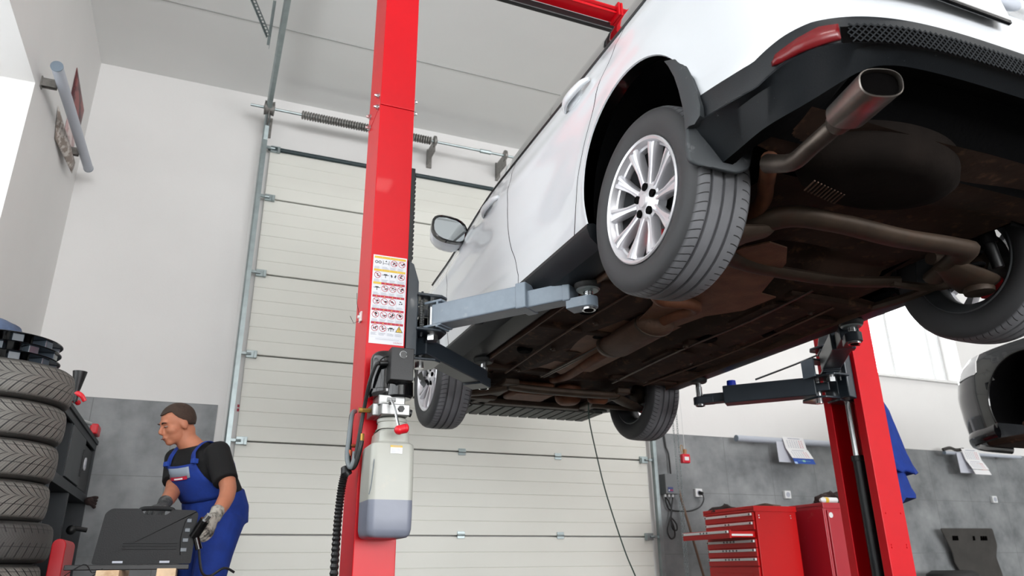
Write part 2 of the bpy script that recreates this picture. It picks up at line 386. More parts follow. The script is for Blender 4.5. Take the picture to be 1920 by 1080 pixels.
for k, x in enumerate((.185, .222)):
    g = G(); g.b2((x-.013, WY-.032, 1.26), (x+.013, WY-.030, 1.335)); g.cur = 1; g.b2((x-.010, WY-.033, 1.268), (x+.010, WY-.0318, 1.292)); g.b2((x-.010, WY-.033, 1.302), (x+.010, WY-.0318, 1.326)); g.build('warning_tag', (M['paper'], M['print_red']), door, smooth=0)
# torsion spring shaft above the door
t = thing('torsion_spring_shaft', 'steel torsion spring shaft mounted above the white sectional door', 'door spring', (2, 6.5, 4.20))
SY, SZ = 6.42, 4.12
g = G(); g.cyl((.0, SY, SZ), (4.5, SY, SZ), .013, n=10); g.build('shaft', M['galv'], t)
g = G()
for i in range(52):
    x = .47+i*.025; g.lathe([(.034, x), (.043, x+.006), (.043, x+.014), (.034, x+.02)], (0, SY, SZ), 'X', 16)
g.build('spring', M['galv_dark'], t)
for x in (.17, 1.80, 2.58):
    g = G(); g.lathe([(.02, x-.012), (.06, x-.01), (.06, x+.012), (.02, x+.03)] if x > 1 else [(.02, x-.05), (.07, x-.045), (.055, x), (.07, x+.045), (.02, x+.05)], (0, SY, SZ), 'X', 20)
    g.b2((x-.004, SY-.03, SZ-.13), (x+.006, WY-.001, SZ+.03)); g.b2((x-.004, WY-.02, SZ-.16), (x+.05, WY-.001, SZ+.06))
    g.build('cable_drum' if x < 1 else 'bearing_bracket', M['galv_dark'], t, bevel=.002)
g = G(); g.cyl((2.3, SY, SZ), (2.42, SY, SZ), .022, n=8); g.build('coupling', M['galv'], t)
# perforated hangers of the horizontal track
def perf(p0, p1, w, face, mat_):
    """slotted steel angle: two rails and rungs so the slots are real openings"""
    p0 = Vector(p0); p1 = Vector(p1); d = (p1-p0); L = d.length; d.normalize(); f = Vector(face).normalized(); s_ = d.cross(f).normalized(); g = G()
    R = Matrix((d, s_, f)).transposed()
    for o in (-1, 1): g.box(p0+d*L/2+s_*o*w*.36, (L, w*.28, .003), R)
    k = max(3, int(L/.03))
    for i in range(k+1): g.box(p0+d*L*i/k, (.010, w, .003), R)
    g.box(p0+d*L/2+s_*w/2+f*w*.3, (L, .003, w*.6), R)
    return g
t = thing('track_hanger', 'perforated steel angle hanger holding the left door track to the ceiling', 'bracket', (.05, 5.0, 4.2))
perf((-.30, 4.75, CZ-.005), (.07, 5.45, 4.19), .036, (0, -.2, -1), M['galv']).build('diagonal_angle', M['galv'], t, smooth=0)
perf((.085, 5.05, 4.21), (.085, 5.62, 4.21), .036, (-1, 0, 0), M['galv']).build('track_angle', M['galv'], t, smooth=0)
perf((-.10, 4.78, CZ-.005), (.36, 4.82, CZ-.005), .04, (0, 0, -1), M['white_trim']).build('ceiling_angle', M['galv'], t, smooth=0)
# ================================================================== THE RAISED WHITE CAR
def rpoly(pts, r, n_=5):
    out = []; k = len(pts)
    for i in range(k):
        p0, p1, p2 = [Vector((*pts[(i+j-1) % k], 0)) for j in range(3)]; a_ = (p0-p1).normalized()*r; b_ = (p2-p1).normalized()*r
        for j in range(n_+1): t = j/n_; q = (p1+a_)*(1-t)**2+p1*2*t*(1-t)+(p1+b_)*t*t; out.append((q.x, q.y))
    return out
XC = 2.18; CY0 = 3.3
ZS = [1.25, 1.36, 1.50, 1.60, 1.75, 1.90, 1.96, 2.0, 2.2, 2.4, 2.55, 2.62, 2.66]
WW = [.888, .900, .907, .909, .906, .893, .872, .850, .750, .628, .520, .420, .0]
YR = [1.13, 1.075, 1.07, 1.12, 1.16, 1.19, 1.20, 1.21, 1.27, 1.36, 1.46, 1.62, 2.0]
YF = [5.50, 5.52, 5.53, 5.53, 5.50, 5.42, 5.30, 4.55, 4.05, 3.85, 3.6, 3.45, 3.0]
AR = ((1.96, 1.33, .375), (4.65, 1.33, .372))
YM, YN = 1.62, 4.75
def zdrop(y, z): return z-(.13*sstep(3.35, 4.5, y)+.14*sstep(4.4, 5.5, y))*min(1, max(0, (z-1.45)/.5))
def bulge(y, z):
    b = 0
    for ay, az, ar in AR:
        d = math.hypot(y-ay, z-az)-ar
        if d > -.02: b += .010*math.exp(-(d/.06)**2)
    b += .012*math.exp(-((z-1.80)/.05)**2)*(1 if z < 1.96 else 0)*sstep(1.8, 2.2, y)          # shoulder crease
    b -= .016*math.exp(-((z-1.42)/.09)**2)*sstep(2.35, 2.6, y)*(1-sstep(3.9, 4.2, y))         # scooped lower doors
    return b
def shell(kind, u, z, off=0):
    """left half outline of the body at height z; returns a point, off = inset"""
    W = interp(z, ZS, WW)-off
    if kind == 'R':
        yr = interp(z, ZS, YR)+off; n_ = 4.3; s_, c_ = sin(u), cos(u)
        ym = max(YM, yr+.35)
        y = ym-(ym-yr)*s_**(2/n_); x = W*max(0, c_)**(2/n_)
        if ym > YM and False: pass
    elif kind == 'F':
        yf = interp(z, ZS, YF)-off; n_ = 2.7; s_, c_ = sin(u), cos(u)
        ym = min(YN, yf-.35)
        y = ym+(yf-ym)*s_**(2/n_); x = W*max(0, c_)**(2/n_)
    else:
        y0 = max(YM, interp(z, ZS, YR)+.35); y1 = min(YN, interp(z, ZS, YF)-.35)
        y = u if z < 1.9 else y0+(u-YM)/(YN-YM)*(y1-y0) if z > 1.97 else lerp(u, y0+(u-YM)/(YN-YM)*(y1-y0), (z-1.9)/.07)
        sA = interp(z, [1.25, 1.474, 1.626, 1.77, 1.83, 1.89, 1.97, 2.6], [2.465, 2.372, 2.272, 2.17, 2.10, 2.045, 1.99, 1.95])
        sB = interp(z, [1.25, 1.31, 1.47, 1.7, 1.83, 1.97], [3.057, 3.045, 3.117, 3.137, 3.11, 3.10])
        if z < 1.97: y = interp(y, [YM, 1.75, 2.2, 3.1, 4.15, 4.4, YN], [YM, 1.75, sA, sB, 4.15, 4.4, YN])
        x = W+bulge(y, z)
    return XC-x, y, zdrop(y, z)
def cols(step=.02, side0=YM, side1=YN, rear=True, front=True):
    c = []
    if rear: c += [('R', pi/2*(1-i/26)) for i in range(26)]
    n_ = round((side1-side0)/step); us = [side0+(side1-side0)*i/n_ for i in range(n_+1)]
    for a in (2.2, 3.1, 4.15):
        if side0 < a < side1: us = [u for u in us if abs(u-a) > .0125]+[a-.0035, a+.0035]
    us.sort(); c += [('S', u) for u in us]
    if front: c += [('F', pi/2*i/22) for i in range(1, 23)]
    return c
def z0col(k, u, y):
    """lower edge of the white shell: sill top, bumper line behind the rear wheel"""
    if k == 'R': return interp(y, [1.07, 1.19, 1.25, 1.34, 1.42, 1.62], [1.365, 1.36, 1.345, 1.315, 1.325, 1.36])
    return lerp(1.36, 1.25, sstep(1.7, 2.2, y)) if y < 2.3 else 1.25
def body_grid(CC, zs, off=0):
    P = []
    for k, u in CC:
        colp = []
        y_ = shell(k, u, 1.36)[1]; zb = z0col(k, u, y_)
        for z in zs:
            zz = zb+(z-1.25)*(1.96-zb)/.71 if z < 1.96 else z
            colp.append(Vector(shell(k, u, zz, off)))
        P.append(colp)
    return P
def piece(name, P, mt, root, sel, arch=(), mirror=(False, True), uv_skip=None, join=True):
    """one skin panel from the body grid with the wheel-arch circles cut out"""
    out = []
    nc, nz = len(P), len(P[0])
    keep = {}
    Q = {}
    for i in range(nc-1):
        for j in range(nz-1):
            if not sel(i, j): continue
            q = [P[i][j], P[i+1][j], P[i+1][j+1], P[i][j+1]]; c = sum(q, Vector())/4
            if any(math.hypot(c.y-a[0], c.z-a[1]) < a[2] for a in arch): continue
            keep[(i, j)] = 1
    def corner(i, j): return P[i][j]
    snap = {}
    for (i, j) in keep:
        for di, dj in ((0, 0), (1, 0), (1, 1), (0, 1)):
            I, J = i+di, j+dj
            if (I, J) in snap: continue
            p = P[I][J].copy()
            adj = [(I-1, J-1), (I, J-1), (I-1, J), (I, J)]
            for a in arch:
                rm = [q for q in adj if 0 <= q[0] < nc-1 and 0 <= q[1] < nz-1 and sel(*q) and q not in keep]
                d = math.hypot(p.y-a[0], p.z-a[1])
                if rm and d < a[2]+.035:
                    p.y = a[0]+(p.y-a[0])*a[2]/d; p.z = a[1]+(p.z-a[1])*a[2]/d
            snap[(I, J)] = p
    idx = {k: n for n, k in enumerate(snap)}
    res = []
    gs = G()
    for mir in mirror:
        g = gs if join else G()
        g.add([Vector((2*XC-p.x, p.y, p.z)) if mir else p for p in snap.values()],
              [tuple(idx[q] for q in ((i, j), (i+1, j), (i+1, j+1), (i, j+1))) for (i, j) in keep])
        if not join: res.append(g.build(name, mt, root, smooth=40, solid=.0))
    if join: res.append(gs.build(name, mt, root, smooth=40))
    return res
car = thing('car', 'white estate car raised on the red lift, underside and alloy wheels showing', 'car', (XC, CY0, .86))
CC = cols(); zs = [1.25+.71*i/36 for i in range(37)]
P = body_grid(CC, zs); ui = [c for c in CC]
def uof(i): return (CC[i][1]+CC[i+1][1])/2 if CC[i][0] == 'S' and CC[i+1][0] == 'S' else (-9 if (CC[i][0] == 'R') else 9)
piece('rear_body', P, M['car_white'], car, lambda i, j: uof(i) < 2.1965, AR)
piece('front_body', P, M['car_white'], car, lambda i, j: uof(i) > 4.1535, AR)
doors = {}
for nm, a, b in (('rear_door', 2.2035, 3.0965), ('front_door', 3.1035, 4.1465)):
    doors[nm] = piece(nm, P, M['car_white'], car, lambda i, j, a=a, b=b: a < uof(i) < b, AR, join=False)
# bonnet, greenhouse and roof
C2 = cols(.06)
zs2 = [1.96, 2.0]; Pb = body_grid(C2, zs2); g = G()
for mir in (0, 1): g.grid([[Vector((2*XC-p.x if mir else p.x, p.y, p.z+.0)) for p in c] for c in Pb])
g.build('bonnet', M['car_white'], car)
Pg = body_grid(C2, [1.995, 2.05, 2.1, 2.2, 2.3, 2.4, 2.5, 2.53]); g = G()
for mir in (0, 1): g.grid([[Vector((2*XC-p.x if mir else p.x, p.y, p.z)) for p in c] for c in Pg])
g.build('side_glass', M['glass_dark'], car)
Pg = body_grid(C2, [2.53, 2.57, 2.6, 2.63, 2.65, 2.66]); g = G()
for mir in (0, 1): g.grid([[Vector((2*XC-p.x if mir else p.x, p.y, p.z)) for p in c] for c in Pg])
g.build('roof', M['car_white'], car)
for mir in (1, -1):                         # black belt weatherstrip
    g = G()
    g.tube([Vector((XC-mir*(XC-p[0])*1.0, p[1], p[2]+.004)) for p in [shell('S', u, 1.972) for u in [1.75+i*.1 for i in range(30)]]], .008, 6)
    g.build('belt_trim', M['black_p'], car)
Pl = body_grid(cols(.08), [1.255, 1.4, 1.6, 1.8, 1.95], .014)
piece('door_gap_lining', Pl, M['black_u'], car, lambda i, j: True, [(a, b, c+.03) for a, b, c in AR])
# wheel arch lips and liners
for a in AR:
    for mir in (1, -1):
        g = G(); r0, r1, r2, r3 = [], [], [], []
        for i in range(41):
            t = rad(lerp(-12, 172 if a[0] < 3 else 192, i/40)); y_, z_ = a[0]+a[2]*cos(t), a[1]+a[2]*sin(t)
            zz = min(max(z_, 1.25), 1.95); x = interp(zz, ZS, WW)+bulge(y_, zz)+.001
            if y_ > YN:
                k = ((y_-YN)/(interp(zz, ZS, YF)-YN)); x = (interp(zz, ZS, WW))*(max(0, 1-k**2.7))**(1/2.7)+.010
            X = lambda q: XC-mir*q
            r0.append(Vector((X(x), y_, z_))); r1.append(Vector((X(x-.006), a[0]+(a[2]-.003)*cos(t), a[1]+(a[2]-.003)*sin(t))))
            r2.append(Vector((X(x-.06), a[0]+(a[2]+.0)*cos(t), a[1]+(a[2]+.0)*sin(t)))); r3.append(Vector((X(.50), a[0]+(a[2]+.0)*cos(t), a[1]+(a[2]+.0)*sin(t))))
        g.grid([r0, r1]); g.build('arch_lip', M['car_white'], car)
        r1, r2, r3 = [], [], []
        for i in range(45):
            t = rad(-24+228*i/44); q = lambda x, k: Vector((XC-mir*x, a[0]+(a[2]+k)*cos(t), a[1]+(a[2]+k)*sin(t)))
            r1.append(q(.86, .002)); r2.append(q(.82, .006)); r3.append(q(.50, .002))
        g = G(); g.grid([r1, r2, r3]); cpt = Vector((X(.50), a[0], a[1]-.1)); n0 = len(g.v); g.add(r3+[cpt], [(i, i+1, 41) for i in range(40)])
        g.build('arch_liner', M['black_u'], car)
# sills
for mir in (1, -1):
    g = G(); sec = [(.878, 1.262), (.904, 1.256), (.908, 1.238), (.896, 1.20), (.852, 1.158), (.80, 1.148), (.74, 1.150), (.70, 1.175), (.70, 1.20)]
    rings = []
    for i in range(31):
        y = lerp(2.315, 4.29, i/30); e = .0 
        rings.append([Vector((XC-mir*x, y, z-.0)) for x, z in sec])
    g.loft(rings); g.build('sill_cladding', M['clad'], car, smooth=30)
# ---- rear bumper
CR = [('R', pi/2*(1-i/44)) for i in range(45)]
g = G()
def zbot(x, y):      # lower lip of the rear bumper: raised over the exhaust, low behind the wheels
    q = sstep(.62, .88, abs(x-XC)); return lerp(1.262, 1.165, q)
gm = {'lip': G(), 'low': G(), 'under': G()}
for mir in (1, -1):
    A, B, Cc, D, E, F = [], [], [], [], [], []
    for k, u in CR:
        x, y, _ = shell(k, u, 1.36); zt = z0col(k, u, y)+.004
        cx, cy = XC, 2.4
        def inw(d, z): # move inwards towards the middle of the car
            v = Vector((XC-x, 2.2-y, 0)); v.x *= lerp(.35, 1, sstep(1.15, 1.5, y))
            v = v.normalized()*d; return Vector((x+v.x, y+v.y, z))
        zb = zbot(x, y); yy = y
        corner = sstep(.55, .87, abs(x-XC))
        A.append(inw(-.004, zt)); B.append(inw(-.006, zt-.012)); Cc.append(inw(.004+.0*corner, zt-.075)); D.append(inw(-.004, zt-.085))
        E.append(inw(.010+.02*corner, lerp(zb+.02, zb+.07, corner))); F.append(inw(.05+.05*corner, zb-.01*corner))
    def mr(L): return [Vector((2*XC-p.x if mir < 0 else p.x, p.y, p.z)) for p in L]
    g.grid([mr(A), mr(B), mr(Cc), mr(D), mr(E), mr(F)])
    # raised underside behind the lip
    F2 = [Vector((p.x+(XC-p.x)*.05, min(p.y+.09, 1.62), p.z+(.05 if abs(p.x-XC) < .7 else 0))) for p in F]
    F3 = [Vector((XC+(p.x-XC)*.93, max(p.y, 1.45), 1.175)) for p in F]
    gm['under'].grid([mr(F), mr(F2), mr(F3)])
rb = g.build('rear_bumper', M['clad'], car, smooth=32)
gm['under'].build('bumper_underside', M['black_u'], car, smooth=32)  # same plastic as the bumper, its shade painted in as near-black
# mesh strip and reflectors set in the top of the bumper
g = G()
def rb_pt(x, z, out=0):
    """point on the rear face of the bumper at lateral x"""
    lo, hi = 0., pi/2
    for _ in range(30):
        mid = (lo+hi)/2
        if XC-shell('R', mid, 1.36)[0] > XC-x if x <= XC else False: lo = mid
        else: hi = mid
    p = shell('R', (lo+hi)/2, 1.36); return Vector((x, p[1]-out, z))
X0, X1 = 1.435, 2*XC-1.435
nx = 84
for k in range(nx):
    for s_ in (-1, 1):
        xa = lerp(X0, X1, k/nx); pts = []
        for j in range(5):
            t = j/4; x = xa+s_*.056*(t-.5)
            if not X0-.01 < x < X1+.01: continue
            xx = x if x <= XC else 2*XC-x
            q = rb_pt(xx, lerp(1.283, 1.343, t), .007); pts.append(Vector((x, q.y, q.z)))
        if len(pts) > 2: g.tube(pts, .0019, 4, caps=False)
g.build('mesh_grille', M['mesh'], rb)
g = G(); cols_ = []
for k in range(61):
    x = lerp(X0-.012, X1+.012, k/60); xx = x if x <= XC else 2*XC-x; cols_.append([Vector((x, rb_pt(xx, z, .0035).y, z)) for z in (1.280, 1.346)])
g.grid(cols_); g.build('grille_recess', M['soot_black'], rb)  # flat black strip stands in for the dark recess behind the mesh
for mir in (1, -1):
    g = G(); top, bot = [], []
    for i in range(13):
        t = i/12; x = lerp(1.300, 1.420, t)
        zt = lerp(1.285, 1.342, min(1, t*1.5)**.6); zb2 = lerp(1.270, 1.296, t)
        q = rb_pt(x, zt, .002); yq = q.y
        if t < .35: yq = lerp(1.285, q.y, t/.35)-.008
        top.append(Vector((x, yq, zt))); bot.append(Vector((x, yq, zb2)))
    mm = lambda L: [Vector((2*XC-p.x if mir < 0 else p.x, p.y, p.z)) for p in L]
    g.grid([mm(bot), mm(top)]); g.build('reflector', M['redlens'], rb, solid=.012)
# rear tail lamps
for mir in (1, -1):
    g = G(); PP = []
    for k, u in [('R', rad(a)) for a in (34, 26, 18, 10, 4, 0)]:
        PP.append([Vector(shell(k, u, z, -.012)) for z in (1.97, 2.03, 2.10, 2.18)])
    for u in (1.7, 1.78): PP.append([Vector(shell('S', u, z, -.010)) for z in (1.97, 2.03, 2.10, 2.18)])
    g.grid([[Vector((2*XC-p.x if mir < 0 else p.x, p.y, p.z)) for p in c] for c in PP]); g.build('tail_lamp', M['lamp_red'], car, solid=.01)
# number plate in its recess, tailgate handle strip
g = G(); g.box((1.705, 1.052, 1.487), (.54, .014, .115), Matrix.Rotation(rad(-8), 3, 'X')); npl = g.build('number_plate_holder', M['black_g'], car, bevel=.004)
g = G(); g.box((1.705, 1.044, 1.487), (.52, .006, .100), Matrix.Rotation(rad(-8), 3, 'X')); g.build('number_plate', M['white_trim'], npl, bevel=.002)
g = G(); g.tube([(XC-.42, 1.085, 1.60), (XC-.2, 1.06, 1.615), (XC+.2, 1.06, 1.615), (XC+.42, 1.085, 1.60)], (.03), 10, smooth=4, ry=.02); g.build('tailgate_edge', M['car_white'], car)
g = G(); g.sphere((1.995, 1.056, 1.538), .075, 20, (1, .25, .45)); g.build('tailgate_button', M['tube_grey'], car, smooth=60)
# mud flaps
for mir in (1, -1):
    g = G(); rows = []
    # outline measured on the plane just outside the wheel: strip along the arch, then the hanging flap
    cl = [((1.71, 1.585), (1.62, 1.530)), ((1.69, 1.55), (1.592, 1.475)), ((1.664, 1.49), (1.574, 1.42)), ((1.648, 1.43), (1.560, 1.365)), ((1.636, 1.36), (1.550, 1.31)), ((1.629, 1.31), (1.556, 1.275)), ((1.627, 1.27), (1.585, 1.262))]
    mk = lambda x, y, z: Vector((XC-(XC-x)*mir, y, z))
    rings = []
    for i, ((ya, za), (yb, zb_)) in enumerate(cl):
        xo = 1.266-.004*i/6; rings.append([mk(xo, ya, za), mk(xo-.006, (ya+yb)/2, (za+zb_)/2), mk(xo, yb, zb_), mk(xo+.035, yb+.01, zb_), mk(xo+.05, ya, za)])
    g.loft(rings)
    g.build('mud_flap_strip', M['clad_flap'], car, smooth=50)
    F_ = rpoly([(1.262, 1.345), (1.262, 1.16), (1.30, 1.128), (1.41, 1.124), (1.462, 1.15), (1.492, 1.258), (1.40, 1.256), (1.34, 1.280), (1.30, 1.345)], .018)
    g = G(); f = [mk(x, 1.628-.035*sstep(1.262, 1.31, x)-.012*sstep(1.20, 1.28, z), z) for x, z in F_]
    g.loft([f, [p+Vector((0, .018, .004)) for p in f]]); g.build('mud_flap', M['clad_flap'], car, smooth=30, bevel=.006, seg=3)
# door handles
for nm, y0, y1, z in (('rear_door', 2.235, 2.46, 1.865), ('front_door', 3.26, 3.49, 1.825)):
    for q, mir in enumerate((1, -1)):
        X = lambda x: XC-mir*x
        g = G(); bx = .912
        g.tube([(X(bx-.006), y0, z+.012), (X(bx+.012), lerp(y0, y1, .15), z+.008), (X(bx+.024), lerp(y0, y1, .45), z), (X(bx+.022), lerp(y0, y1, .75), z-.004), (X(bx-.006), y1, z-.004)], [(.008, .010), (.012, .018), (.013, .022), (.013, .022), (.008, .014)], 12, smooth=5)
        h = g.build('door_handle', M['car_white'], doors[nm][q], smooth=60)
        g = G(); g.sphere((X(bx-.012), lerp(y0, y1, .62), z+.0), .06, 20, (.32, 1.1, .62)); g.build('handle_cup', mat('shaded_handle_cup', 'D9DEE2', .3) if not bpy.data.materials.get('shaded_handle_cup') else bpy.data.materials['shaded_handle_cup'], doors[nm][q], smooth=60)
# mirrors
for q, mir in enumerate((1, -1)):
    X = lambda x: XC-mir*x
    g = G(); rings = []
    for t, s_ in ((0, 1), (.25, 1.02), (.6, .93), (.85, .7), (1, .35)):
        c = Vector((X(.985-.01*t), 3.89+.15*t, 1.90-.03*t)); rr = []
        for a in range(20):
            an = 2*pi*a/20; ex = .105*s_*abs(cos(an))**.75*(1 if cos(an) > 0 else -1); ez = .078*s_*abs(sin(an))**.75*(1 if sin(an) > 0 else -1)
            rr.append(c+Vector((mir*-ex*1.0, 0, ez+.014*cos(an))))
        rings.append(rr)
    g.loft(rings); m_ = g.build('side_mirror', M['car_white'], doors['front_door'][q], smooth=50)
    def rim_ring(y, s_, d=0):
        rr = []
        for a in range(20):
            an = 2*pi*a/20; ex = .105*s_*abs(cos(an))**.75*(1 if cos(an) > 0 else -1); ez = .078*s_*abs(sin(an))**.75*(1 if sin(an) > 0 else -1)
            rr.append(Vector((X(.985)+mir*-ex, y, 1.90+ez+.014*cos(an))))
        return rr
    g = G(); g.loft([rim_ring(3.895, 1.05), rim_ring(3.862, 1.07), rim_ring(3.858, .96), rim_ring(3.868, .92)], caps=False)
    g.tube([(X(.90), 3.95, 1.84), (X(.84), 3.97, 1.86)], .03, 8); g.build('mirror_frame', M['black_g'], doors['front_door'][q], smooth=50)
    g = G(); g.loft([rim_ring(3.868, .93), rim_ring(3.872, .93)]); g.build('mirror_glass', mat('mirror_glass', 'C9D0D4', .02, metal=1), doors['front_door'][q], smooth=0)

# ---- wheels
TP = [(.222, .018), (.232, .010), (.243, .006), (.270, -.002), (.296, .001), (.312, .008), (.324, .020), (.3315, .036), (.3335, .056), (.325, .058), (.325, .066), (.3345, .068), (.3350, .100), (.326, .102), (.326, .111), (.3350, .113), (.335, .144), (.326, .146), (.326, .155), (.3345, .157),
      (.3335, .180), (.3315, .200), (.324, .215), (.312, .227), (.296, .234), (.270, .237), (.243, .231), (.222, .218), (.208, .20), (.208, .03)]
def make_wheel(c, flip):
    rim = G()
    rim.lathe([(.2255, .016), (.2265, .008), (.222, .004), (.214, .008), (.209, .016), (.205, .030), (.198, .034), (.196, .05), (.2, .062), (.206, .05)], (0, 0, 0), 'X', 72, closed=True)
    rim.lathe([(.0, .026), (.028, .024), (.032, .027), (.044, .030), (.060, .032), (.072, .040), (.070, .075), (.0, .08)], (0, 0, 0), 'X', 40)
    for k in range(10):
        a = 2*pi*k/10+.16; rings = []
        er = Vector((0, cos(a), sin(a))); et = Vector((0, -sin(a), cos(a))); ex = Vector((1, 0, 0))
        for r, w_, x in ((.052, .0165, .034), (.085, .0135, .030), (.12, .0135, .026), (.155, .0175, .019), (.185, .0235, .013), (.205, .0275, .011)):
            rings.append([er*r+et*q*w_+ex*(x+d) for q, d in ((-1, .010), (-.82, .001), (-.38, .0), (-.2, .0065), (.2, .0065), (.38, .0), (.82, .001), (1, .010), (.8, .04), (-.8, .04))])
        rim.loft(rings)
    R = Matrix.Rotation(pi if flip else 0, 3, 'Z')
    rim.v = [R @ v for v in rim.v]
    o = rim.build('wheel', M['rim'], car, at=c, local=True, smooth=30); ORG[o.name] = Vector(c)
    def sub(g, nm, mt, **k):
        g.v = [R @ v for v in g.v]; g.build(nm, mt, o, at=c, local=True, **k)
    t = G(); t.lathe(TP, (0, 0, 0), 'X', 96, closed=True)
    # the tread material wants the outer face at x=0: keep the tyre unrotated and turn the object instead
    tt = t.build('tyre', M['tyre'], o, at=c, local=True, smooth=28)
    if flip: tt.rotation_euler = (0, 0, pi)
    b = G(); b.lathe([(.2, .05), (.192, .09), (.175, .12), (.175, .17), (.195, .20), (.215, .222), (.221, .219), (.20, .195), (.180, .165), (.180, .12), (.198, .09), (.205, .05)], (0, 0, 0), 'X', 48, closed=True); sub(b, 'rim_barrel', M['rim_in'])
    d = G(); d.lathe([(.06, .10), (.138, .10), (.138, .112), (.07, .112), (.07, .15), (.0, .15), (.0, .09), (.06, .09)], (0, 0, 0), 'X', 40); sub(d, 'brake_disc', M['steel_w'], smooth=30)
    cp = G(); a = -1.05
    for ang in (-1.5, -1.25, -1.0):
        cp.box((.108, .125*cos(ang), .125*sin(ang)), (.05, .05, .045), Matrix.Rotation(ang, 3, 'X'))
    sub(cp, 'brake_caliper', M['redplastic'], bevel=.004)
    cap = G(); cap.lathe([(0, .018), (.022, .019), (.027, .023), (.028, .035)], (0, 0, 0), 'X', 28); sub(cap, 'centre_cap', M['rim'])
    for k in range(5):
        a = 2*pi*k/5+.5; p = Vector((0, .050*cos(a), .050*sin(a)))
        nn = G(); nn.lathe([(.013, .026), (.0145, .024), (.0145, .034), (.012, .040)], p, 'X', 18); nn.cur = 1; nn.lathe([(0, .030), (.008, .029), (.0095, .032), (.0095, .04)], p, 'X', 6)
        sub(nn, 'wheel_nut', (M['black_u'], M['steel']), smooth=25)
    return o
WC = [((1.282, 1.960, 1.190), 0), ((1.293, 4.650, 1.190), 0), ((2*XC-1.282, 1.960, 1.190), 1), ((2*XC-1.293, 4.650, 1.190), 1)]
for c, f in WC: make_wheel(c, f)

# ---- underside
zf = 1.165
g = G(); PP = []
ys = [1.30+i*.05 for i in range(82)]
xs = [-.86, -.80, -.74, -.68, -.62, -.56, -.50, -.44, -.38, -.32, -.27, -.22, -.19, -.16, -.12, -.08, -.04, 0]; xs = xs+[-x for x in xs[::-1][1:]]
for y in ys:
    row = []
    inwheel = (1.50 < y < 2.42) or (4.2 < y < 5.1)
    lim = .56 if inwheel else .80
    for x in xs:
        z = zf
        ax_ = abs(x)
        if ax_ < .19 and 2.1 < y < 4.2: z += .075*(1-sstep(.10, .18, ax_))                          # tunnel
        if 2.45 < y < 4.15 and ax_ > .2: z += .006*(1 if (int((ax_-.2)/.06) % 2) else -1)             # pressed ribs
        if 2.45 < y < 4.15 and .36 < ax_ < .46: z -= .028                                             # chassis rails
        z += .010*math.sin(y*7)*math.cos(x*9)
        if y < 1.62: z += .02
        if 1.62 < y < 2.25: z += .05
        if y > 4.35: z += .03
        row.append(Vector((XC+max(-lim, min(lim, x)), y, z)))
    PP.append(row)
g.grid(PP); g.build('floor_pan', M['brown'], car, smooth=50)
g = G()
for mir in (-1, 1):                                              # outer seam flange and panel edges of the floor
    g = G(); g.b2((XC+mir*.71-.004, 2.35, 1.135), (XC+mir*.71+.004, 4.25, 1.17)); g.build('floor_seam', M['brown2'], car)
    g = G(); g.tube([(XC+mir*.50, 2.5, 1.14), (XC+mir*.53, 3.2, 1.135), (XC+mir*.50, 4.2, 1.14)], .006, 6, smooth=4); g.build('brake_line', M['brown2'], car)
for (x, y, r) in ((-.55, 3.0, .05), (-.56, 3.75, .045), (.55, 3.0, .05), (.56, 3.75, .045), (-.3, 3.35, .04), (.3, 3.2, .05)):
    g = G(); g.lathe([(0, 1.150), (r*.8, 1.150), (r, 1.160), (r, 1.19)], (XC+x, y, 0), 'Z', 20); g.build('floor_plug', M['black_u'], car)
for i, (x, y, w_, l_) in enumerate(((-.60, 2.72, .10, .22), (-.30, 2.75, .12, .30), (-.62, 3.45, .09, .30), (.34, 2.75, .14, .34), (.60, 2.8, .10, .26), (.36, 3.6, .16, .30), (-.33, 3.75, .10, .22), (.62, 3.95, .10, .2))):
    g = G(); r_ = rpoly([(XC+x-w_, y-l_/2), (XC+x+w_, y-l_/2), (XC+x+w_, y+l_/2), (XC+x-w_, y+l_/2)], .03, 4); g.prism(r_, (0, 0, 1.146), (1, 0, 0), (0, 1, 0), (0, 0, .02)); g.build('floor_panel', M['brown'], car, smooth=0, bevel=.004)
for i, (x, y) in enumerate(((-.45, 2.6), (-.45, 3.1), (-.45, 3.6), (-.45, 4.1), (.45, 2.6), (.45, 3.1), (.45, 3.6), (.45, 4.1), (-.25, 2.62), (-.22, 3.3), (.22, 3.3), (.25, 4.1))):
    g = G(); g.lathe([(.0, 1.128), (.010, 1.128), (.012, 1.136), (.020, 1.137), (.020, 1.142), (0, 1.142)], (XC+x, y, 0), 'Z', 12); g.build('floor_bolt', M['iron'], car)
for x in (-.235, -.215, .235): g = G(); g.tube([(XC+x, 2.35, 1.14), (XC+x*1.06, 2.8, 1.135), (XC+x, 3.4, 1.138), (XC+x*1.1, 4.2, 1.135)], .006, 6, smooth=5); g.build('fuel_line', M['pipe'], car)
for y in (2.47, 3.28, 4.12): g = G(); g.b2((XC-.70, y-.03, 1.140), (XC-.2, y+.03, 1.17)); g.build('floor_cross_member', M['brown'], car, smooth=0, bevel=.008); g = G(); g.b2((XC+.2, y-.03, 1.140), (XC+.70, y+.03, 1.17)); g.build('floor_cross_member', M['brown'], car, smooth=0, bevel=.008)
# spare-wheel well / rear silencer pan
g = G()
prof = [(0, 1.075), (.20, 1.075), (.27, 1.083), (.315, 1.11), (.33, 1.15), (.335, 1.20)]
g.lathe(prof, (0, 0, 0), 'Z', 48); g.v = [Vector((XC-.32+v.x*.92+.0, 1.47+v.y*.52, v.z+.02)) for v in g.v]
g.build('silencer', M['silencer'], car, smooth=50)
g = G(); 
for k in range(10): g.tube([(1.62+k*.017, 1.50+k*.004, 1.094), (1.635+k*.017, 1.56+k*.004, 1.094)], .003, 5)
g.build('silencer_ribs', M['brown2'], car)
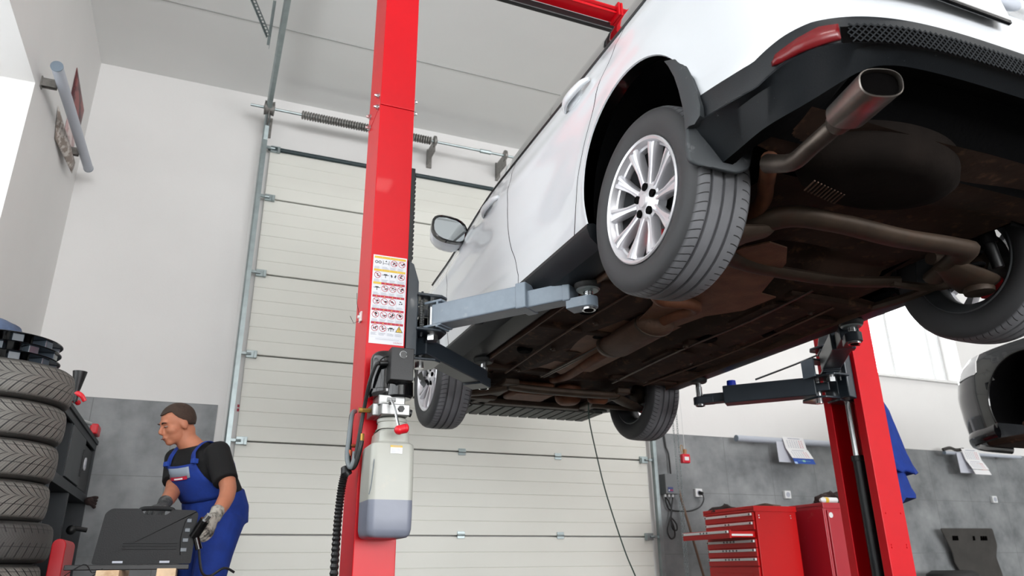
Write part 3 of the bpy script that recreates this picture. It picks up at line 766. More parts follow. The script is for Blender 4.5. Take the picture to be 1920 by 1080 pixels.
# exhaust tip and pipe
g = G()
def oval(c, ax, w_, h_, n=28, p=.75):
    ax = Vector(ax).normalized(); s_ = Vector((0, 0, 1)).cross(ax).normalized(); u_ = ax.cross(s_)
    return [Vector(c)+s_*w_*abs(cos(2*pi*i/n))**p*(1 if cos(2*pi*i/n) > 0 else -1)+u_*h_*abs(sin(2*pi*i/n))**p*(1 if sin(2*pi*i/n) > 0 else -1) for i in range(n)]
ea = Vector((-.32, -.935, -.12)).normalized(); e0 = Vector((1.376, 1.03, 1.066))
g.loft([oval(e0-ea*.180, ea, .036, .028), oval(e0-ea*.172, ea, .052, .036), oval(e0-ea*.02, ea, .054, .037), oval(e0, ea, .0545, .0375), oval(e0+ea*.002, ea, .052, .035), oval(e0-ea*.004, ea, .0505, .0335), oval(e0-ea*.03, ea, .049, .032), oval(e0-ea*.15, ea, .048, .031)], caps=False)
tip = g.build('exhaust_tip', M['chrome'], car, smooth=50)
g = G(); g.loft([oval(e0-ea*.012, ea, .0492, .0322), oval(e0-ea*.15, ea, .047, .030)]); g.build('soot_lining', M['soot_black'], tip)
g = G(); g.tube([e0-ea*.15, e0-ea*.19, e0-ea*.215, e0-ea*.225, (1.455, 1.34, 1.085), (1.468, 1.43, 1.088), (1.475, 1.53, 1.14)], [.034, .034, .032, .025, .025, .026, .03], 16, smooth=4); g.build('exhaust_tailpipe', M['pipe'], car, smooth=60)
g = G(); g.tube([(1.475, 1.52, 1.15), (1.58, 1.66, 1.16), (1.66, 1.80, 1.15), (1.70, 2.15, 1.12), (1.66, 2.42, 1.10), (1.76, 2.58, 1.09), (1.93, 2.60, 1.10), (2.02, 2.68, 1.11), (2.0, 2.82, 1.12), (1.99, 2.95, 1.12)], .027, 12, smooth=6)
g.tube([(2.0, 3.4, 1.12), (2.0, 3.7, 1.11), (2.06, 4.1, 1.13), (2.1, 4.4, 1.18)], .027, 12, smooth=5); g.build('exhaust_pipe', M['rust'], car, smooth=60)
g = G(); g.tube([(1.985, 2.9, 1.125), (1.985, 2.93, 1.125), (1.99, 2.97, 1.125), (1.995, 3.38, 1.12), (1.995, 3.43, 1.12), (2.0, 3.47, 1.12)], [(.028, .028), (.085, .055), (.105, .06), (.105, .06), (.085, .05), (.028, .028)], 24); g.build('centre_silencer', M['brown2'], car, smooth=50)
for y in (2.98, 3.37):
    g = G(); g.tube([(1.99, y, 1.124), (1.99, y+.015, 1.124)], [(.109, .064), (.109, .064)], 24); g.build('silencer_band', M['iron'], car)
# heat shields
g = G()
hs = [(1.80, 2.06), (1.86, 1.98), (1.96, 2.0), (2.06, 2.12), (2.20, 2.44), (2.30, 2.46), (2.28, 2.66), (2.16, 2.80), (2.12, 3.0), (1.9, 3.0), (1.84, 2.76), (1.72, 2.52), (1.72, 2.34)]
g.prism(hs, (0, 0, 1.128), (1, 0, 0), (0, 1, 0), (0, 0, .006)); g.build('heat_shield', M['shield'], car, smooth=0)
g = G(); g.grid([[Vector((x, y, 1.15-.028*math.exp(-((x-1.99)/.09)**2*4)+.02*abs(x-1.99))) for x in [1.78+i*.03 for i in range(15)]] for y in [3.05+.1*i for i in range(11)]]); g.build('tunnel_shield', M['shield'], car)
# rear suspension: subframe, arms, springs
g = G(); g.tube([(1.66, 1.98, 1.10), (1.74, 1.78, 1.12), (1.9, 1.70, 1.09), (2.18, 1.70, 1.08), (2.46, 1.70, 1.09), (2.62, 1.78, 1.12), (2.70, 1.98, 1.10)], [(.05, .03), (.055, .035), (.05, .03), (.055, .03), (.05, .03), (.055, .035), (.05, .03)], 12, smooth=6, up=(0, 0, 1))
g.tube([(1.72, 2.10, 1.12), (1.95, 2.20, 1.13), (2.4, 2.20, 1.13), (2.64, 2.10, 1.12)], [(.04, .022)], 10, smooth=5, up=(0, 0, 1)); g.build('rear_subframe', M['iron'], car, smooth=60)
for mir in (1, -1):
    X = lambda x: XC-mir*x
    g = G(); rings = []
    for x, y, z, a, b in ((.44, 1.86, 1.10, .05, .02), (.55, 1.87, 1.07, .085, .025), (.63, 1.88, 1.055, .095, .03), (.70, 1.90, 1.07, .075, .025), (.76, 1.93, 1.11, .035, .02)):
        rings.append([Vector((X(x), y+a*cos(2*pi*k/14), z+b*sin(2*pi*k/14))) for k in range(14)])
    g.loft(rings); g.lathe([(.035, 1.012), (.055, 1.015), (.058, 1.03), (.05, 1.045)], (X(.63), 1.88, 0), 'Z', 20); g.build('lower_control_arm', M['iron'], car, smooth=50)
    g = G(); g.tube([(X(.42), 2.10, 1.11), (X(.60), 2.06, 1.10), (X(.76), 2.0, 1.13)], .018, 8, smooth=4); g.tube([(X(.70), 2.45, 1.15), (X(.66), 2.2, 1.12), (X(.72), 2.0, 1.15)], .02, 8, smooth=4); g.build('trailing_link', M['iron'], car)
    g = G(); g.tube([(X(.60)+.055*cos(t), 1.88+.055*sin(t), 1.08+.26*t/(2*pi*5)) for t in [i*.35 for i in range(90)]], .008, 6); g.build('coil_spring', M['black_u'], car)
    g = G(); g.cyl((X(.66), 1.80, 1.10), (X(.62), 1.80, 1.32), .022, n=12); g.cyl((X(.64), 1.80, 1.2), (X(.62), 1.80, 1.45), .032, n=12); g.build('shock_absorber', M['black_p'], car)
    g = G(); g.sphere((X(.74), 1.96, 1.19), .075, 14, (.6, 1, 1)); g.cyl((X(.70), 1.96, 1.19), (X(.5), 1.96, 1.18), .028, n=10); g.build('rear_hub_carrier', M['iron'], car, smooth=50)
    # front corner
    g = G(); g.tube([(X(.40), 4.42, 1.10), (X(.55), 4.50, 1.08), (X(.73), 4.63, 1.08)], [(.05, .02), (.06, .022), (.035, .02)], 10, smooth=5, up=(0, 0, 1)); g.tube([(X(.38), 4.72, 1.10), (X(.56), 4.66, 1.085), (X(.73), 4.64, 1.08)], [(.04, .02)], 10, smooth=5, up=(0, 0, 1)); g.build('front_lower_arm', M['iron'], car, smooth=60)
    g = G(); g.cyl((X(.2), 4.66, 1.20), (X(.74), 4.65, 1.19), .015, n=10)
    for k in range(6): g.cyl((X(.28+.018*k), 4.66, 1.20), (X(.29+.018*k), 4.66, 1.20), .038-.002*k, n=14)
    g.sphere((X(.73), 4.65, 1.19), .08, 14, (.6, 1, 1)); g.build('driveshaft', M['iron'], car, smooth=50)
g = G(); g.tube([(X(.4), 4.40, 1.11) for X in (lambda x: XC-x,)]+[(1.95, 4.36, 1.09), (2.41, 4.36, 1.09), (2.58, 4.40, 1.11)], [(.05, .025)], 12, smooth=5, up=(0, 0, 1))
g.b2((1.72, 4.30, 1.10), (1.82, 4.95, 1.14)); g.b2((2.54, 4.30, 1.10), (2.64, 4.95, 1.14)); g.b2((1.75, 4.88, 1.10), (2.61, 4.96, 1.14)); g.build('front_subframe', M['iron'], car, smooth=40, bevel=.01)
g = G(); g.box((2.02, 4.62, 1.14), (.30, .24, .09)); g.lathe([(0, 1.07), (.06, 1.07), (.09, 1.09), (.1, 1.2)], (2.32, 4.62, 0), 'Z', 20); g.cyl((2.42, 4.5, 1.10), (2.56, 4.5, 1.10), .04, n=16); g.build('engine_sump', M['rust'], car, smooth=40, bevel=.02)
g = G()
for i in range(16):
    x = 1.52+i*.083; g.b2((x, 5.05, 1.115), (x+.066, 5.40, 1.13))
g.b2((1.50, 5.03, 1.128), (2.86, 5.42, 1.14)); g.build('front_undertray', mat('ribbed_undertray_plastic', '5A605C', .6, var=.2, vs=10), car, smooth=0)
# front bumper lower part
g = G()
CF = [('F', pi/2*i/22) for i in range(0, 23)]
for mir in (1, -1):
    rows = []
    for z, d in ((1.252, 0), (1.19, .02), (1.15, .05), (1.14, .2)):
        rows.append([Vector((XC-mir*(XC-shell(k, u, 1.25, d)[0]), shell(k, u, 1.25, d)[1], z)) for k, u in CF])
    g.grid(rows)
g.build('front_bumper_lip', M['clad'], car)
# thin green lead hanging from the engine bay
g = G(); g.tube([(2.47, 4.6, 1.10), (2.472, 4.6, .95), (2.52, 4.6, .70), (2.56, 4.6, .52), (2.62, 4.6, .314), (2.70, 4.6, .08), (2.80, 4.6, -.18), (2.86, 4.6, FZ+.01)], .0045, 6, smooth=6)
tag(g.build('hanging_cable', mat('dark_green_cable', '22382F', .5), None), 'thin dark green cable dangling from under the raised white car', 'cable')
# ================================================================== THE TWO-POST LIFT
lift = thing('car_lift', 'red two-post car lift with pump unit, holding up the white car on its arms', 'car lift', (2.2, 3.42, FZ))
LX, YA, YB = .623, 3.27, 3.57
def fx(x, s): return x if s > 0 else 4.40-x
def text_g(g, s, o, right, up, size, align='CENTER'):
    """adds the letters of s as flat faces"""
    cu = bpy.data.curves.new('txt', 'FONT'); cu.body = s; cu.size = size; cu.align_x = align; cu.resolution_u = 2
    ob = bpy.data.objects.new('txt', cu); C.objects.link(ob); dg = bpy.context.evaluated_depsgraph_get()
    me = bpy.data.meshes.new_from_object(ob.evaluated_get(dg)); o = Vector(o); r = Vector(right); u = Vector(up)
    g.add([o+r*v.co.x+u*v.co.y for v in me.vertices], [tuple(p.vertices) for p in me.polygons])
    bpy.data.objects.remove(ob); bpy.data.curves.remove(cu); bpy.data.meshes.remove(me)
def csec(s, t=.008, e=0):
    x0, x1 = LX-e, .803+e; ya, yb = YA-e, YB+e; lip = .058
    p = [(x1, ya+lip), (x1, ya), (x0, ya), (x0, yb), (x1, yb), (x1, yb-lip), (x1-t, yb-lip), (x1-t, yb-t), (x0+t, yb-t), (x0+t, ya+t), (x1-t, ya+t), (x1-t, ya+lip)]
    return [(fx(a, s), b) for a, b in p]
for s in (1, -1):
    g = G(); g.loft([[Vector((x, y, z)) for x, y in csec(s)] for z in (FZ+.02, 2.256)]); colm = g.build('column', M['red'], lift, smooth=0, bevel=.007, seg=3)
    g = G(); g.loft([[Vector((x, y, z)) for x, y in csec(s, e=.001)] for z in (2.258, 3.40)]); g.build('column_extension', M['red'], lift, smooth=0, bevel=.007, seg=3)
    g = G(); g.b2((fx(LX-.12, s), YA-.08, FZ), (fx(.90, s), YB+.08, FZ+.02)); g.build('base_plate', M['red'], lift, smooth=0, bevel=.003)
    g = G(); g.b2((fx(LX+.01, s), YA+.02, 2.15), (fx(LX+.02, s), YB-.02, 2.36)); g.build('splice_plate', M['black_p'], lift, smooth=0)
    for y in (3.315, 3.525):
        for z in (2.265, 2.335):
            g = G(); x = LX if s > 0 else 4.40-LX; q = -1 if s > 0 else 1
            g.cyl((x, y, z), (x+q*.004, y, z), .017, n=16); g.cyl((x+q*.004, y, z), (x+q*.016, y, z), .0125, n=6); g.cyl((x+q*.016, y, z), (x+q*.026, y, z), .007, n=10); g.build('bolt', M['steel'], lift, smooth=30)
    for z in (2.262, 2.335):
        g = G(); x = fx(.803, s); q = 1 if s > 0 else -1
        g.cyl((x, YA+.03, z), (x+q*.012, YA+.03, z), .012, n=6); g.cyl((x+q*.012, YA+.03, z), (x+q*.02, YA+.03, z), .007, n=10); g.build('bolt', M['steel'], lift, smooth=30)
    # hydraulic ram inside the column
    g = G(); g.cyl((fx(.748, s), 3.42, FZ+.05), (fx(.748, s), 3.42, .60), .034, n=24); g.cyl((fx(.748, s), 3.42, .58), (fx(.748, s), 3.42, .61), .040, n=24); g.cyl((fx(.70, s)-.0, 3.375, FZ+.05), (fx(.70, s), 3.375, .62), .014, n=10); g.build('ram_cylinder', M['arm_dark'], lift)
    g = G(); g.cyl((fx(.748, s), 3.42, .59), (fx(.748, s), 3.42, 1.05), .026, n=24); g.build('ram_rod', M['steel'], lift)
    # carriage
    g = G(); a = [(.70, .93), (.865, .93), (.872, 1.0), (.872, 1.30), (.845, 1.39), (.812, 1.43), (.70, 1.43)]
    g.prism([(fx(x, s), z) for x, z in a], (0, 3.365, 0), (1, 0, 0), (0, 0, 1), (0, .11, 0))
    g.prism([(fx(x, s), z) for x, z in [(.81, .93), (.868, .94), (.868, 1.31), (.84, 1.40), (.81, 1.42)]], (0, YA+.02, 0), (1, 0, 0), (0, 0, 1), (0, .085, 0))
    carr = g.build('carriage', mat('carriage_blue_grey', '252E36', .3, coat=.4) if s > 0 else bpy.data.materials['carriage_blue_grey'], lift, smooth=25, bevel=.006)
    for z0, z1, ya, yb in ((1.235, 1.250, YA+.0, 3.44), (1.062, 1.076, YA+.0, 3.44), (.94, .954, 3.36, 3.56)):
        g = G(); g.prism([(fx(x, s), y) for x, y in [(.86, ya), (.98, ya), (1.015, ya+.03), (1.015, yb-.04), (.98, yb), (.86, yb)]], (0, 0, z0), (1, 0, 0), (0, 1, 0), (0, 0, z1-z0)); g.build('bracket_plate', bpy.data.materials['carriage_blue_grey'], carr, smooth=25, bevel=.004)
    g = G(); g.cyl((fx(.95, s), 3.33, 1.05), (fx(.95, s), 3.33, 1.262), .022, n=20); g.cyl((fx(.95, s), 3.33, 1.028), (fx(.95, s), 3.33, 1.055), .030, n=6); g.build('pivot_pin', M['steel'], carr)
    g = G(); g.cyl((fx(.93, s), 3.47, .925), (fx(.93, s), 3.47, 1.09), .022, n=20); g.build('pivot_pin', M['steel'], carr)
    g = G(); g.tube([(fx(.893, s)+.011*cos(i*.9), 3.315+.011*sin(i*.9), 1.085+i*.00125) for i in range(112)], .0022, 5); g.build('release_spring', M['steel_w'], carr)
    g = G(); g.cyl((fx(.893, s), 3.315, 1.04), (fx(.893, s), 3.315, 1.27), .006, n=8); g.lathe([(.0, 1.062), (.034, 1.064), (.034, 1.084), (0, 1.086)], (fx(.91, s), 3.33, 0), 'Z', 18); g.build('arm_lock', M['arm_dark'], carr)
    # swing arms
    for (p0, p1, zc, zp, c0, nm) in (((.955, 3.325), (1.452, 2.66), 1.142, 1.172, 1.118, 0), ((.90, 3.40), (1.45, 3.965), 1.018, 1.150, 1.01, 1)):
        A_ = Vector((fx(p0[0], s), p0[1], zc)); B_ = Vector((fx(p1[0], s), p1[1], zc)); d = (B_-A_); L = d.length; d.normalize(); n_ = Vector((-d.y, d.x, 0)); up = Vector((0, 0, 1)); R = Matrix((d, n_, up)).transposed()
        def bx(g, t0, t1, w_, h_, dz=0): g.box(A_+d*(t0+t1)/2*L+up*dz, ((t1-t0)*L, w_, h_), R)
        g = G()
        if nm == 0:
            gp = M['grey_paint'] if s > 0 else M['arm_mid']; bx(g, .03, .64, .105, .105)  # right arm gets a darker copy of the paint: backlit shade in the colour
            arm = g.build('swing_arm', gp, lift, smooth=0, bevel=.008, seg=3)
            g = G(); bx(g, .60, .665, .122, .122); g.build('arm_collar', gp, arm, smooth=0, bevel=.006)
            g = G(); bx(g, .64, .90, .085, .080, -.018); bx(g, .875, .92, .095, .088, -.020); g.build('arm_extension', gp, arm, smooth=0, bevel=.006)
            # fork plates round the pivot
            g = G()
            for z in (1.21, 1.09): g.box(A_+d*.01+up*(z-zc), (.14, .10, .012), R)
            g.box(A_+d*.055, (.012, .10, .13), R); g.build('pivot_fork', gp, arm, smooth=0, bevel=.003)
        else:
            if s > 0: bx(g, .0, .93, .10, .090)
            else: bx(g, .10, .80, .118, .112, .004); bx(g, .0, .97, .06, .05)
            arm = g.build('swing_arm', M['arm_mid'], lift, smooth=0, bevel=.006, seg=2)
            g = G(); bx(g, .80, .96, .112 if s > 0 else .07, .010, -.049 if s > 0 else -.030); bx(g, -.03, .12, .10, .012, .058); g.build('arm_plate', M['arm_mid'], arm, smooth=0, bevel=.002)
        E_ = Vector((B_.x, B_.y, 0))
        g = G(); zz = 1.045 if nm == 0 else .985
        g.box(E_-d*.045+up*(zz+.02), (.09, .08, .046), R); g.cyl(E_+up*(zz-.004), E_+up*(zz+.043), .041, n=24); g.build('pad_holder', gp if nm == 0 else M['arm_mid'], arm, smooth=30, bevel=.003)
        g = G(); g.cyl(E_+up*(zz-.015), E_+up*(zz+.02), .030, n=20)
        for k in range(10): g.lathe([(.018, zz+.043+k*.007), (.022, zz+.046+k*.007), (.018, zz+.050+k*.007)], E_, 'Z', 16)
        g.cyl(E_+up*(zz+.04), E_+up*(1.14), .019, n=16); g.build('pad_screw', M['steel'], arm)
        g = G(); g.cyl(E_+up*(zz-.017), E_+up*(zz-.013), .021, n=16); g.build('screw_hole', M['black_u'], arm)
        g = G(); g.lathe([(.0, 1.122), (.050, 1.124), (.056, 1.130), (.060, 1.146), (.057, 1.152), (0, 1.152)], E_, 'Z', 32); g.build('lifting_pad', M['rubber'], arm)
        if nm == 0:
            g = G(); g.lathe([(0, 1.116), (.045, 1.117), (.052, 1.124), (0, 1.124)], E_, 'Z', 28); g.build('pad_plate', M['galv'], arm)
# brace bar from the carriage to behind the rear arm
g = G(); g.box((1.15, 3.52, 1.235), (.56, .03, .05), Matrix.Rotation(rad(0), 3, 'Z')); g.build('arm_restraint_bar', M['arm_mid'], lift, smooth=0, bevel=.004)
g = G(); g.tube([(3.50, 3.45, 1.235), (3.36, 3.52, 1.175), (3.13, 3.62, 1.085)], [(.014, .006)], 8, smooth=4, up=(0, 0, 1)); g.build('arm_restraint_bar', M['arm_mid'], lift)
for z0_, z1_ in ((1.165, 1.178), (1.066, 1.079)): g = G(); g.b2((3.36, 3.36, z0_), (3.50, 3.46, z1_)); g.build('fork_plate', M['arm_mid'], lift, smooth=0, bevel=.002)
g = G(); g.b2((3.355, 3.36, 1.066), (3.367, 3.46, 1.178)); g.build('fork_plate', M['grey_paint'], lift, smooth=0, bevel=.002)
# toothed rubber guard and added dark strip for the left column's shaded inside
g = G(); g.b2((.803, 3.36, 1.44), (.845, 3.47, 1.97))
for k in range(20): g.b2((.845, 3.37, 1.46+k*.025), (.853, 3.46, 1.474+k*.025))
g.build('rubber_guard', M['black_p'], lift, smooth=0, bevel=.002)
g = G(); g.b2((.790, 3.34, 1.43), (.806, 3.49, 2.25)); g.build('slot_shade_strip', M['black_p'], lift, smooth=0)
# cross beam between the column tops
g = G(); g.b2((LX, 3.36, 3.40), (4.40-LX, 3.45, 3.445)); g.b2((LX, 3.36, 3.40), (4.40-LX, 3.368, 3.455)); g.build('crossbeam', M['red'], lift, smooth=0, bevel=.002)
for x in (2.150, 2.170): g = G(); g.b2((x, 3.335, 3.375), (x+.016, 3.47, 3.475)); g.build('beam_flange', M['red'], lift, smooth=0, bevel=.002)
g = G(); g.b2((LX+.2, 3.45, 3.343), (4.20-LX, 3.485, 3.40)); g.build('shut_off_bar', M['black_p'], lift, smooth=0, bevel=.008)
# rivets on the right column
for x, z in ((3.63, .27), (3.745, .27), (3.63, .10), (3.745, .10), (3.63, .085), (3.745, .085)):
    g = G(); g.cyl((x, YA-.004, z), (x, YA+.001, z), .005, n=10); g.build('rivet', M['red'], lift)
# blue adapter standing on the right-hand arm
g = G(); g.lathe([(0, 1.064), (.030, 1.064), (.031, 1.07), (.028, 1.118), (.020, 1.120), (.020, 1.09), (0, 1.09)], (3.10, 3.82, 0), 'Z', 24); g.build('pad_adapter', M['blue_plastic'], lift, label='blue plastic lift pad adapter')
g = G(); g.tube([(3.44, 3.30, 1.17), (3.40, 3.27, 1.155), (3.36, 3.26, 1.12), (3.37, 3.26, 1.10), (3.42, 3.27, 1.12), (3.44, 3.29, 1.16)], .004, 6, smooth=5); g.build('pull_loop', mat('orange_red_cord', 'E8452E', .6), lift, label='orange red cord loop')
# ---- warning sign on the left column
sx0, sx1, sz0, sz1 = .634, .797, .972, 1.412; YS = YA-.0015
g = G(); g.b2((sx0, YS, sz0), (sx1, YA, sz1)); sgn = g.build('warning_sign', M['sticker'], lift, smooth=0, label='white safety sticker full of warning pictograms')
cw = (sx1-sx0-.010)/4; rh = (sz1-sz0-.045)/6; Yp = YS-.0006
gy, gr, gk, gg, gl = G(), G(), G(), G(), G()
def quad(g, x0, z0, x1, z1, y=Yp): g.add([(x0, y, z0), (x1, y, z0), (x1, y, z1), (x0, y, z1)], [(0, 1, 2, 3)])
def ringf(g, cx, cz, r, w_, y): 
    n_ = 20; vs = [(cx+q*cos(2*pi*i/n_), y, cz+q*sin(2*pi*i/n_)) for q in (r, r-w_) for i in range(n_)]
    g.add(vs, [(i, (i+1) % n_, n_+(i+1) % n_, n_+i) for i in range(n_)])
rs = random.Random(4)
for r in range(6):
    zt = sz1-.006-r*rh
    for c_ in range(4):
        xa = sx0+.005+c_*cw; yel = r < 2 or (r == 2 and c_ == 0)
        quad(gy if yel else gr, xa+.0003, zt-.011, xa+cw-.0003, zt)
        if not yel: quad(gy, xa+cw/2-.002, zt-.008, xa+cw/2+.002, zt-.004, Yp-.0004)
        quad(gg, xa+cw-.0003, zt-rh+.002, xa+cw+.0003, zt-.012)
        for k in range(4): quad(gg, xa+.002, zt-.052-k*.0035, xa+cw*(.6+.3*rs.random()), zt-.0535-k*.0035)
        cx, cz = xa+cw/2, zt-.030
        if (r, c_) == (5, 3):
            gy.add([(cx-.016, Yp, cz-.012), (cx+.016, Yp, cz-.012), (cx, Yp, cz+.016)], [(0, 1, 2)])
            for a, b in (((-.016, -.012), (.016, -.012)), ((.016, -.012), (0, .016)), ((0, .016), (-.016, -.012))):
                v = Vector((b[0]-a[0], 0, b[1]-a[1])).normalized(); m_ = Vector((-v.z, 0, v.x))*.0012; pa = Vector((cx+a[0], Yp-.0003, cz+a[1])); pb = Vector((cx+b[0], Yp-.0003, cz+b[1])); gk.add([pa-m_, pb-m_, pb+m_, pa+m_], [(0, 1, 2, 3)])
            quad(gk, cx-.0014, cz-.003, cx+.0014, cz+.008, Yp-.0004); quad(gk, cx-.0014, cz-.008, cx+.0014, cz-.0055, Yp-.0004); continue
        # little black drawing
        if (r, c_) in ((0, 0),):
            for q in (-1, 1): ringf(gk, cx+q*.008, cz, .0075, .003, Yp)
        elif (r, c_) in ((0, 1),):
            quad(gk, cx-.015, cz-.012, cx-.013, cz+.010); quad(gk, cx+.013, cz-.012, cx+.015, cz+.010); quad(gk, cx-.013, cz-.006, cx+.013, cz-.004); gk.add([(cx-.005, Yp, cz+.004), (cx+.005, Yp, cz+.004), (cx, Yp, cz+.012)], [(0, 1, 2)])
        elif (r, c_) in ((1, 1), (2, 0), (5, 2)):
            quad(gk, cx-.016, cz, cx+.016, cz+.003); quad(gk, cx-.008, cz+.003, cx+.008, cz+.007); quad(gk, cx-.0015, cz-.012, cx+.0015, cz)
            if (r, c_) == (5, 2): quad(gk, cx-.012, cz-.010, cx-.009, cz); quad(gk, cx+.009, cz-.010, cx+.012, cz)
        elif (r, c_) in ((1, 2),):
            gk.add([(cx-.014, Yp, cz+.006), (cx-.010, Yp, cz-.008), (cx-.004, Yp, cz-.004), (cx-.008, Yp, cz+.008)], [(0, 1, 2, 3)]); gk.add([(cx+.014, Yp, cz+.006), (cx+.010, Yp, cz-.008), (cx+.004, Yp, cz-.004), (cx+.008, Yp, cz+.008)], [(0, 1, 2, 3)])
        else:
            for k in range(4):
                u_, v_ = rs.uniform(-.009, .006), rs.uniform(-.009, .006); quad(gk, cx+u_, cz+v_, cx+u_+rs.uniform(.004, .012), cz+v_+rs.uniform(.002, .007))
            if (r, c_) != (3, 3): 
                ringf(gr, cx, cz, .0165, .0024, Yp-.0003)
                pa = Vector((cx-.011, Yp-.0003, cz+.011)); pb = Vector((cx+.011, Yp-.0003, cz-.011)); m_ = Vector((.0009, 0, .0009)); gr.add([pa-m_, pb-m_, pb+m_, pa+m_], [(0, 1, 2, 3)])
quad(gg, sx0+.004, sz0+.030, sx1-.004, sz0+.0305); 
for k in range(2): quad(gg, sx0+.03, sz0+.024-k*.004, sx1-.02, sz0+.0252-k*.004)
text_g(gr, 'LAUNCH', (sx1-.028, Yp, sz0+.007), (1, 0, 0), (0, 0, 1), .010)
allg = G()
for k, q in enumerate((gy, gr, gk, gg)): allg.cur = k; allg.add(q.v, q.f)
allg.build('pictograms', (M['yellow'], M['print_red'], M['print_black'], M['sticker_grey']), sgn, smooth=0, fix=False)
# small clevis with loose wires on the outer face
g = G(); g.b2((LX-.010, 3.40, 1.115), (LX, 3.44, 1.165)); g.cyl((LX-.02, 3.42, 1.14), (LX, 3.42, 1.14), .008, n=10); g.build('cable_clevis', M['white_trim'], lift, bevel=.002)
g = G(); g.tube([(LX-.012, 3.42, 1.15), (LX-.03, 3.40, 1.20), (LX-.035, 3.39, 1.25)], .0012, 5); g.tube([(LX-.012, 3.42, 1.12), (LX-.04, 3.40, 1.10), (LX-.06, 3.39, 1.13)], .0012, 5); g.build('loose_wire', M['black_p'], lift)

# ---- pump unit
g = G(); g.lathe([(0, .905), (.055, .903), (.068, .89), (.072, .87), (.072, .735), (.076, .732), (.076, .715), (.070, .70), (0, .70)], (.705, 3.185, 0), 'Z', 40)
pu = g.build('pump_motor', M['black_g'], lift, smooth=35)
g = G(); g.b2((.690, 3.245, .60), (.74, YA, .90)); g.build('mounting_bracket', M['arm_dark'], pu, bevel=.003)
g = G(); g.lathe([(0, .765), (.058, .762), (.060, .70), (.050, .69), (0, .69)], (.755, 3.13, 0), 'Z', 36); g.build('capacitor_can', M['black_g'], pu, smooth=35)
g = G(); g.b2((.690, 3.035, .752), (.790, 3.16, .895)); cb = g.build('control_box', M['black_p'], lift, smooth=0, bevel=.003)
g = G(); g.lathe([(.0165, .0), (.0165, -.003), (.0140, -.004), (.0140, 0)], (0, 0, 0), 'Y', 28, closed=True); g.v = [v+Vector((.742, 3.035, .864)) for v in g.v]; g.build('button_ring', M['steel'], cb)
g = G(); g.cyl((.742, 3.036, .864), (.742, 3.031, .864), .0135, n=24); g.build('push_button', M['black_g'], cb)
g = G(); g.cyl((.690, 3.10, .838), (.655, 3.10, .835), .011, n=14); g.build('cable_gland', M['black_p'], cb)
g = G(); g.b2((.640, 3.12, .612), (.70, 3.24, .665)); g.b2((.665, 3.06, .607), (.787, 3.22, .655)); g.b2((.66, 3.10, .655), (.775, 3.23, .70)); vb = g.build('valve_block', M['steel_w'], lift, smooth=0, bevel=.004)
g = G(); g.cyl((.748, 3.06, .634), (.748, 3.05, .634), .014, n=6); g.build('hex_plug', M['black_p'], vb, smooth=20)
g = G(); g.cyl((.787, 3.10, .628), (.803, 3.10, .625), .016, n=14); g.build('side_plug', M['black_p'], vb)
g = G(); g.cyl((.70, 3.06, .655), (.70, 3.035, .662), .008, n=10); g.cyl((.682, 3.04, .665), (.718, 3.04, .665), .009, n=10); g.tube([(.700, 3.035, .662), (.706, 3.01, .63), (.715, 2.995, .585), (.722, 2.985, .545)], .0058, 10, smooth=3); lv = g.build('release_lever', M['steel'], lift)
g = G(); g.sphere((.722, 2.975, .530), .0195, 20); g.cyl((.722, 2.975, .53), (.748, 2.97, .537), .018, .0195, n=20); g.sphere((.750, 2.97, .537), .0195, 20, (.6, 1, 1)); g.build('lever_knob', M['redplastic'], lv)
g = G(); g.cyl((.64, 3.17, .64), (.605, 3.17, .64), .010, n=6); g.cyl((.605, 3.17, .64), (.59, 3.17, .64), .012, n=10); g.cyl((.617, 3.2, .545), (.617, 3.2, .515), .010, n=8); g.build('hose_fitting', M['brass'], vb, smooth=25)
def tank_ring(z, x0, x1, y0, y1, r, n_=6):
    out = []
    for (cx, cy, a0) in ((x1-r, y1-r, 0), (x0+r, y1-r, 90), (x0+r, y0+r, 180), (x1-r, y0+r, 270)):
        for k in range(n_+1): a = rad(a0+90*k/n_); out.append(Vector((cx+r*cos(a), cy+r*sin(a), z)))
    return out
TX0, TX1, TY0, TY1 = .628, .812, 3.04, 3.255
g = G(); g.loft([tank_ring(z, TX0+d, TX1-e, TY0+d2, TY1, r) for z, d, e, d2, r in ((.262, 0, 0, 0, .028), (.35, 0, .0, 0, .028), (.474, .002, .001, .002, .028), (.486, .006, .004, .004, .03), (.492, .018, .010, .012, .03), (.498, .034, .017, .02, .03), (.540, .038, .019, .024, .03), (.551, .046, .026, .034, .035))], caps=False)
g.lathe([(.070, .553), (.062, .560), (.060, .585), (.064, .588), (.064, .600), (.056, .606)], (.732, 3.145, 0), 'Z', 36)
g.loft([tank_ring(.553, TX0+.042, TX1-.022, TY0+.03, TY1, .035), tank_ring(.5545, TX0+.055, TX1-.05, TY0+.06, TY1-.03, .03)], caps=True)
tk = g.build('oil_tank', M['reservoir'], lift, smooth=40)
g = G(); g.loft([tank_ring(z, TX0+d, TX1-d, TY0+d, TY1-d*.2, max(.015, .028)) for z, d in ((.262, 0), (.20, 0), (.150, .001), (.128, .006), (.119, .016), (.116, .03))]); g.build('oil', M['oil'], tk, smooth=40, label='oil showing through the lower tank')
g = G(); quad(g, .706, .470, .756, .478, TY0-.0004); g.cur = 1; quad(g, .706, .445, .756, .470, TY0-.0004); g.cur = 2
for k in range(5): quad(g, .709, .4655-k*.0042, .709+.042*(.6+.4*rs.random()), .4643-k*.0042, TY0-.0008)
text_g(g, 'WARNING', (.731, TY0-.0008, .4718), (1, 0, 0), (0, 0, 1), .0065)
g.build('tank_label', (M['yellow'], M['paper'], M['sticker_grey']), tk, smooth=0, fix=False)
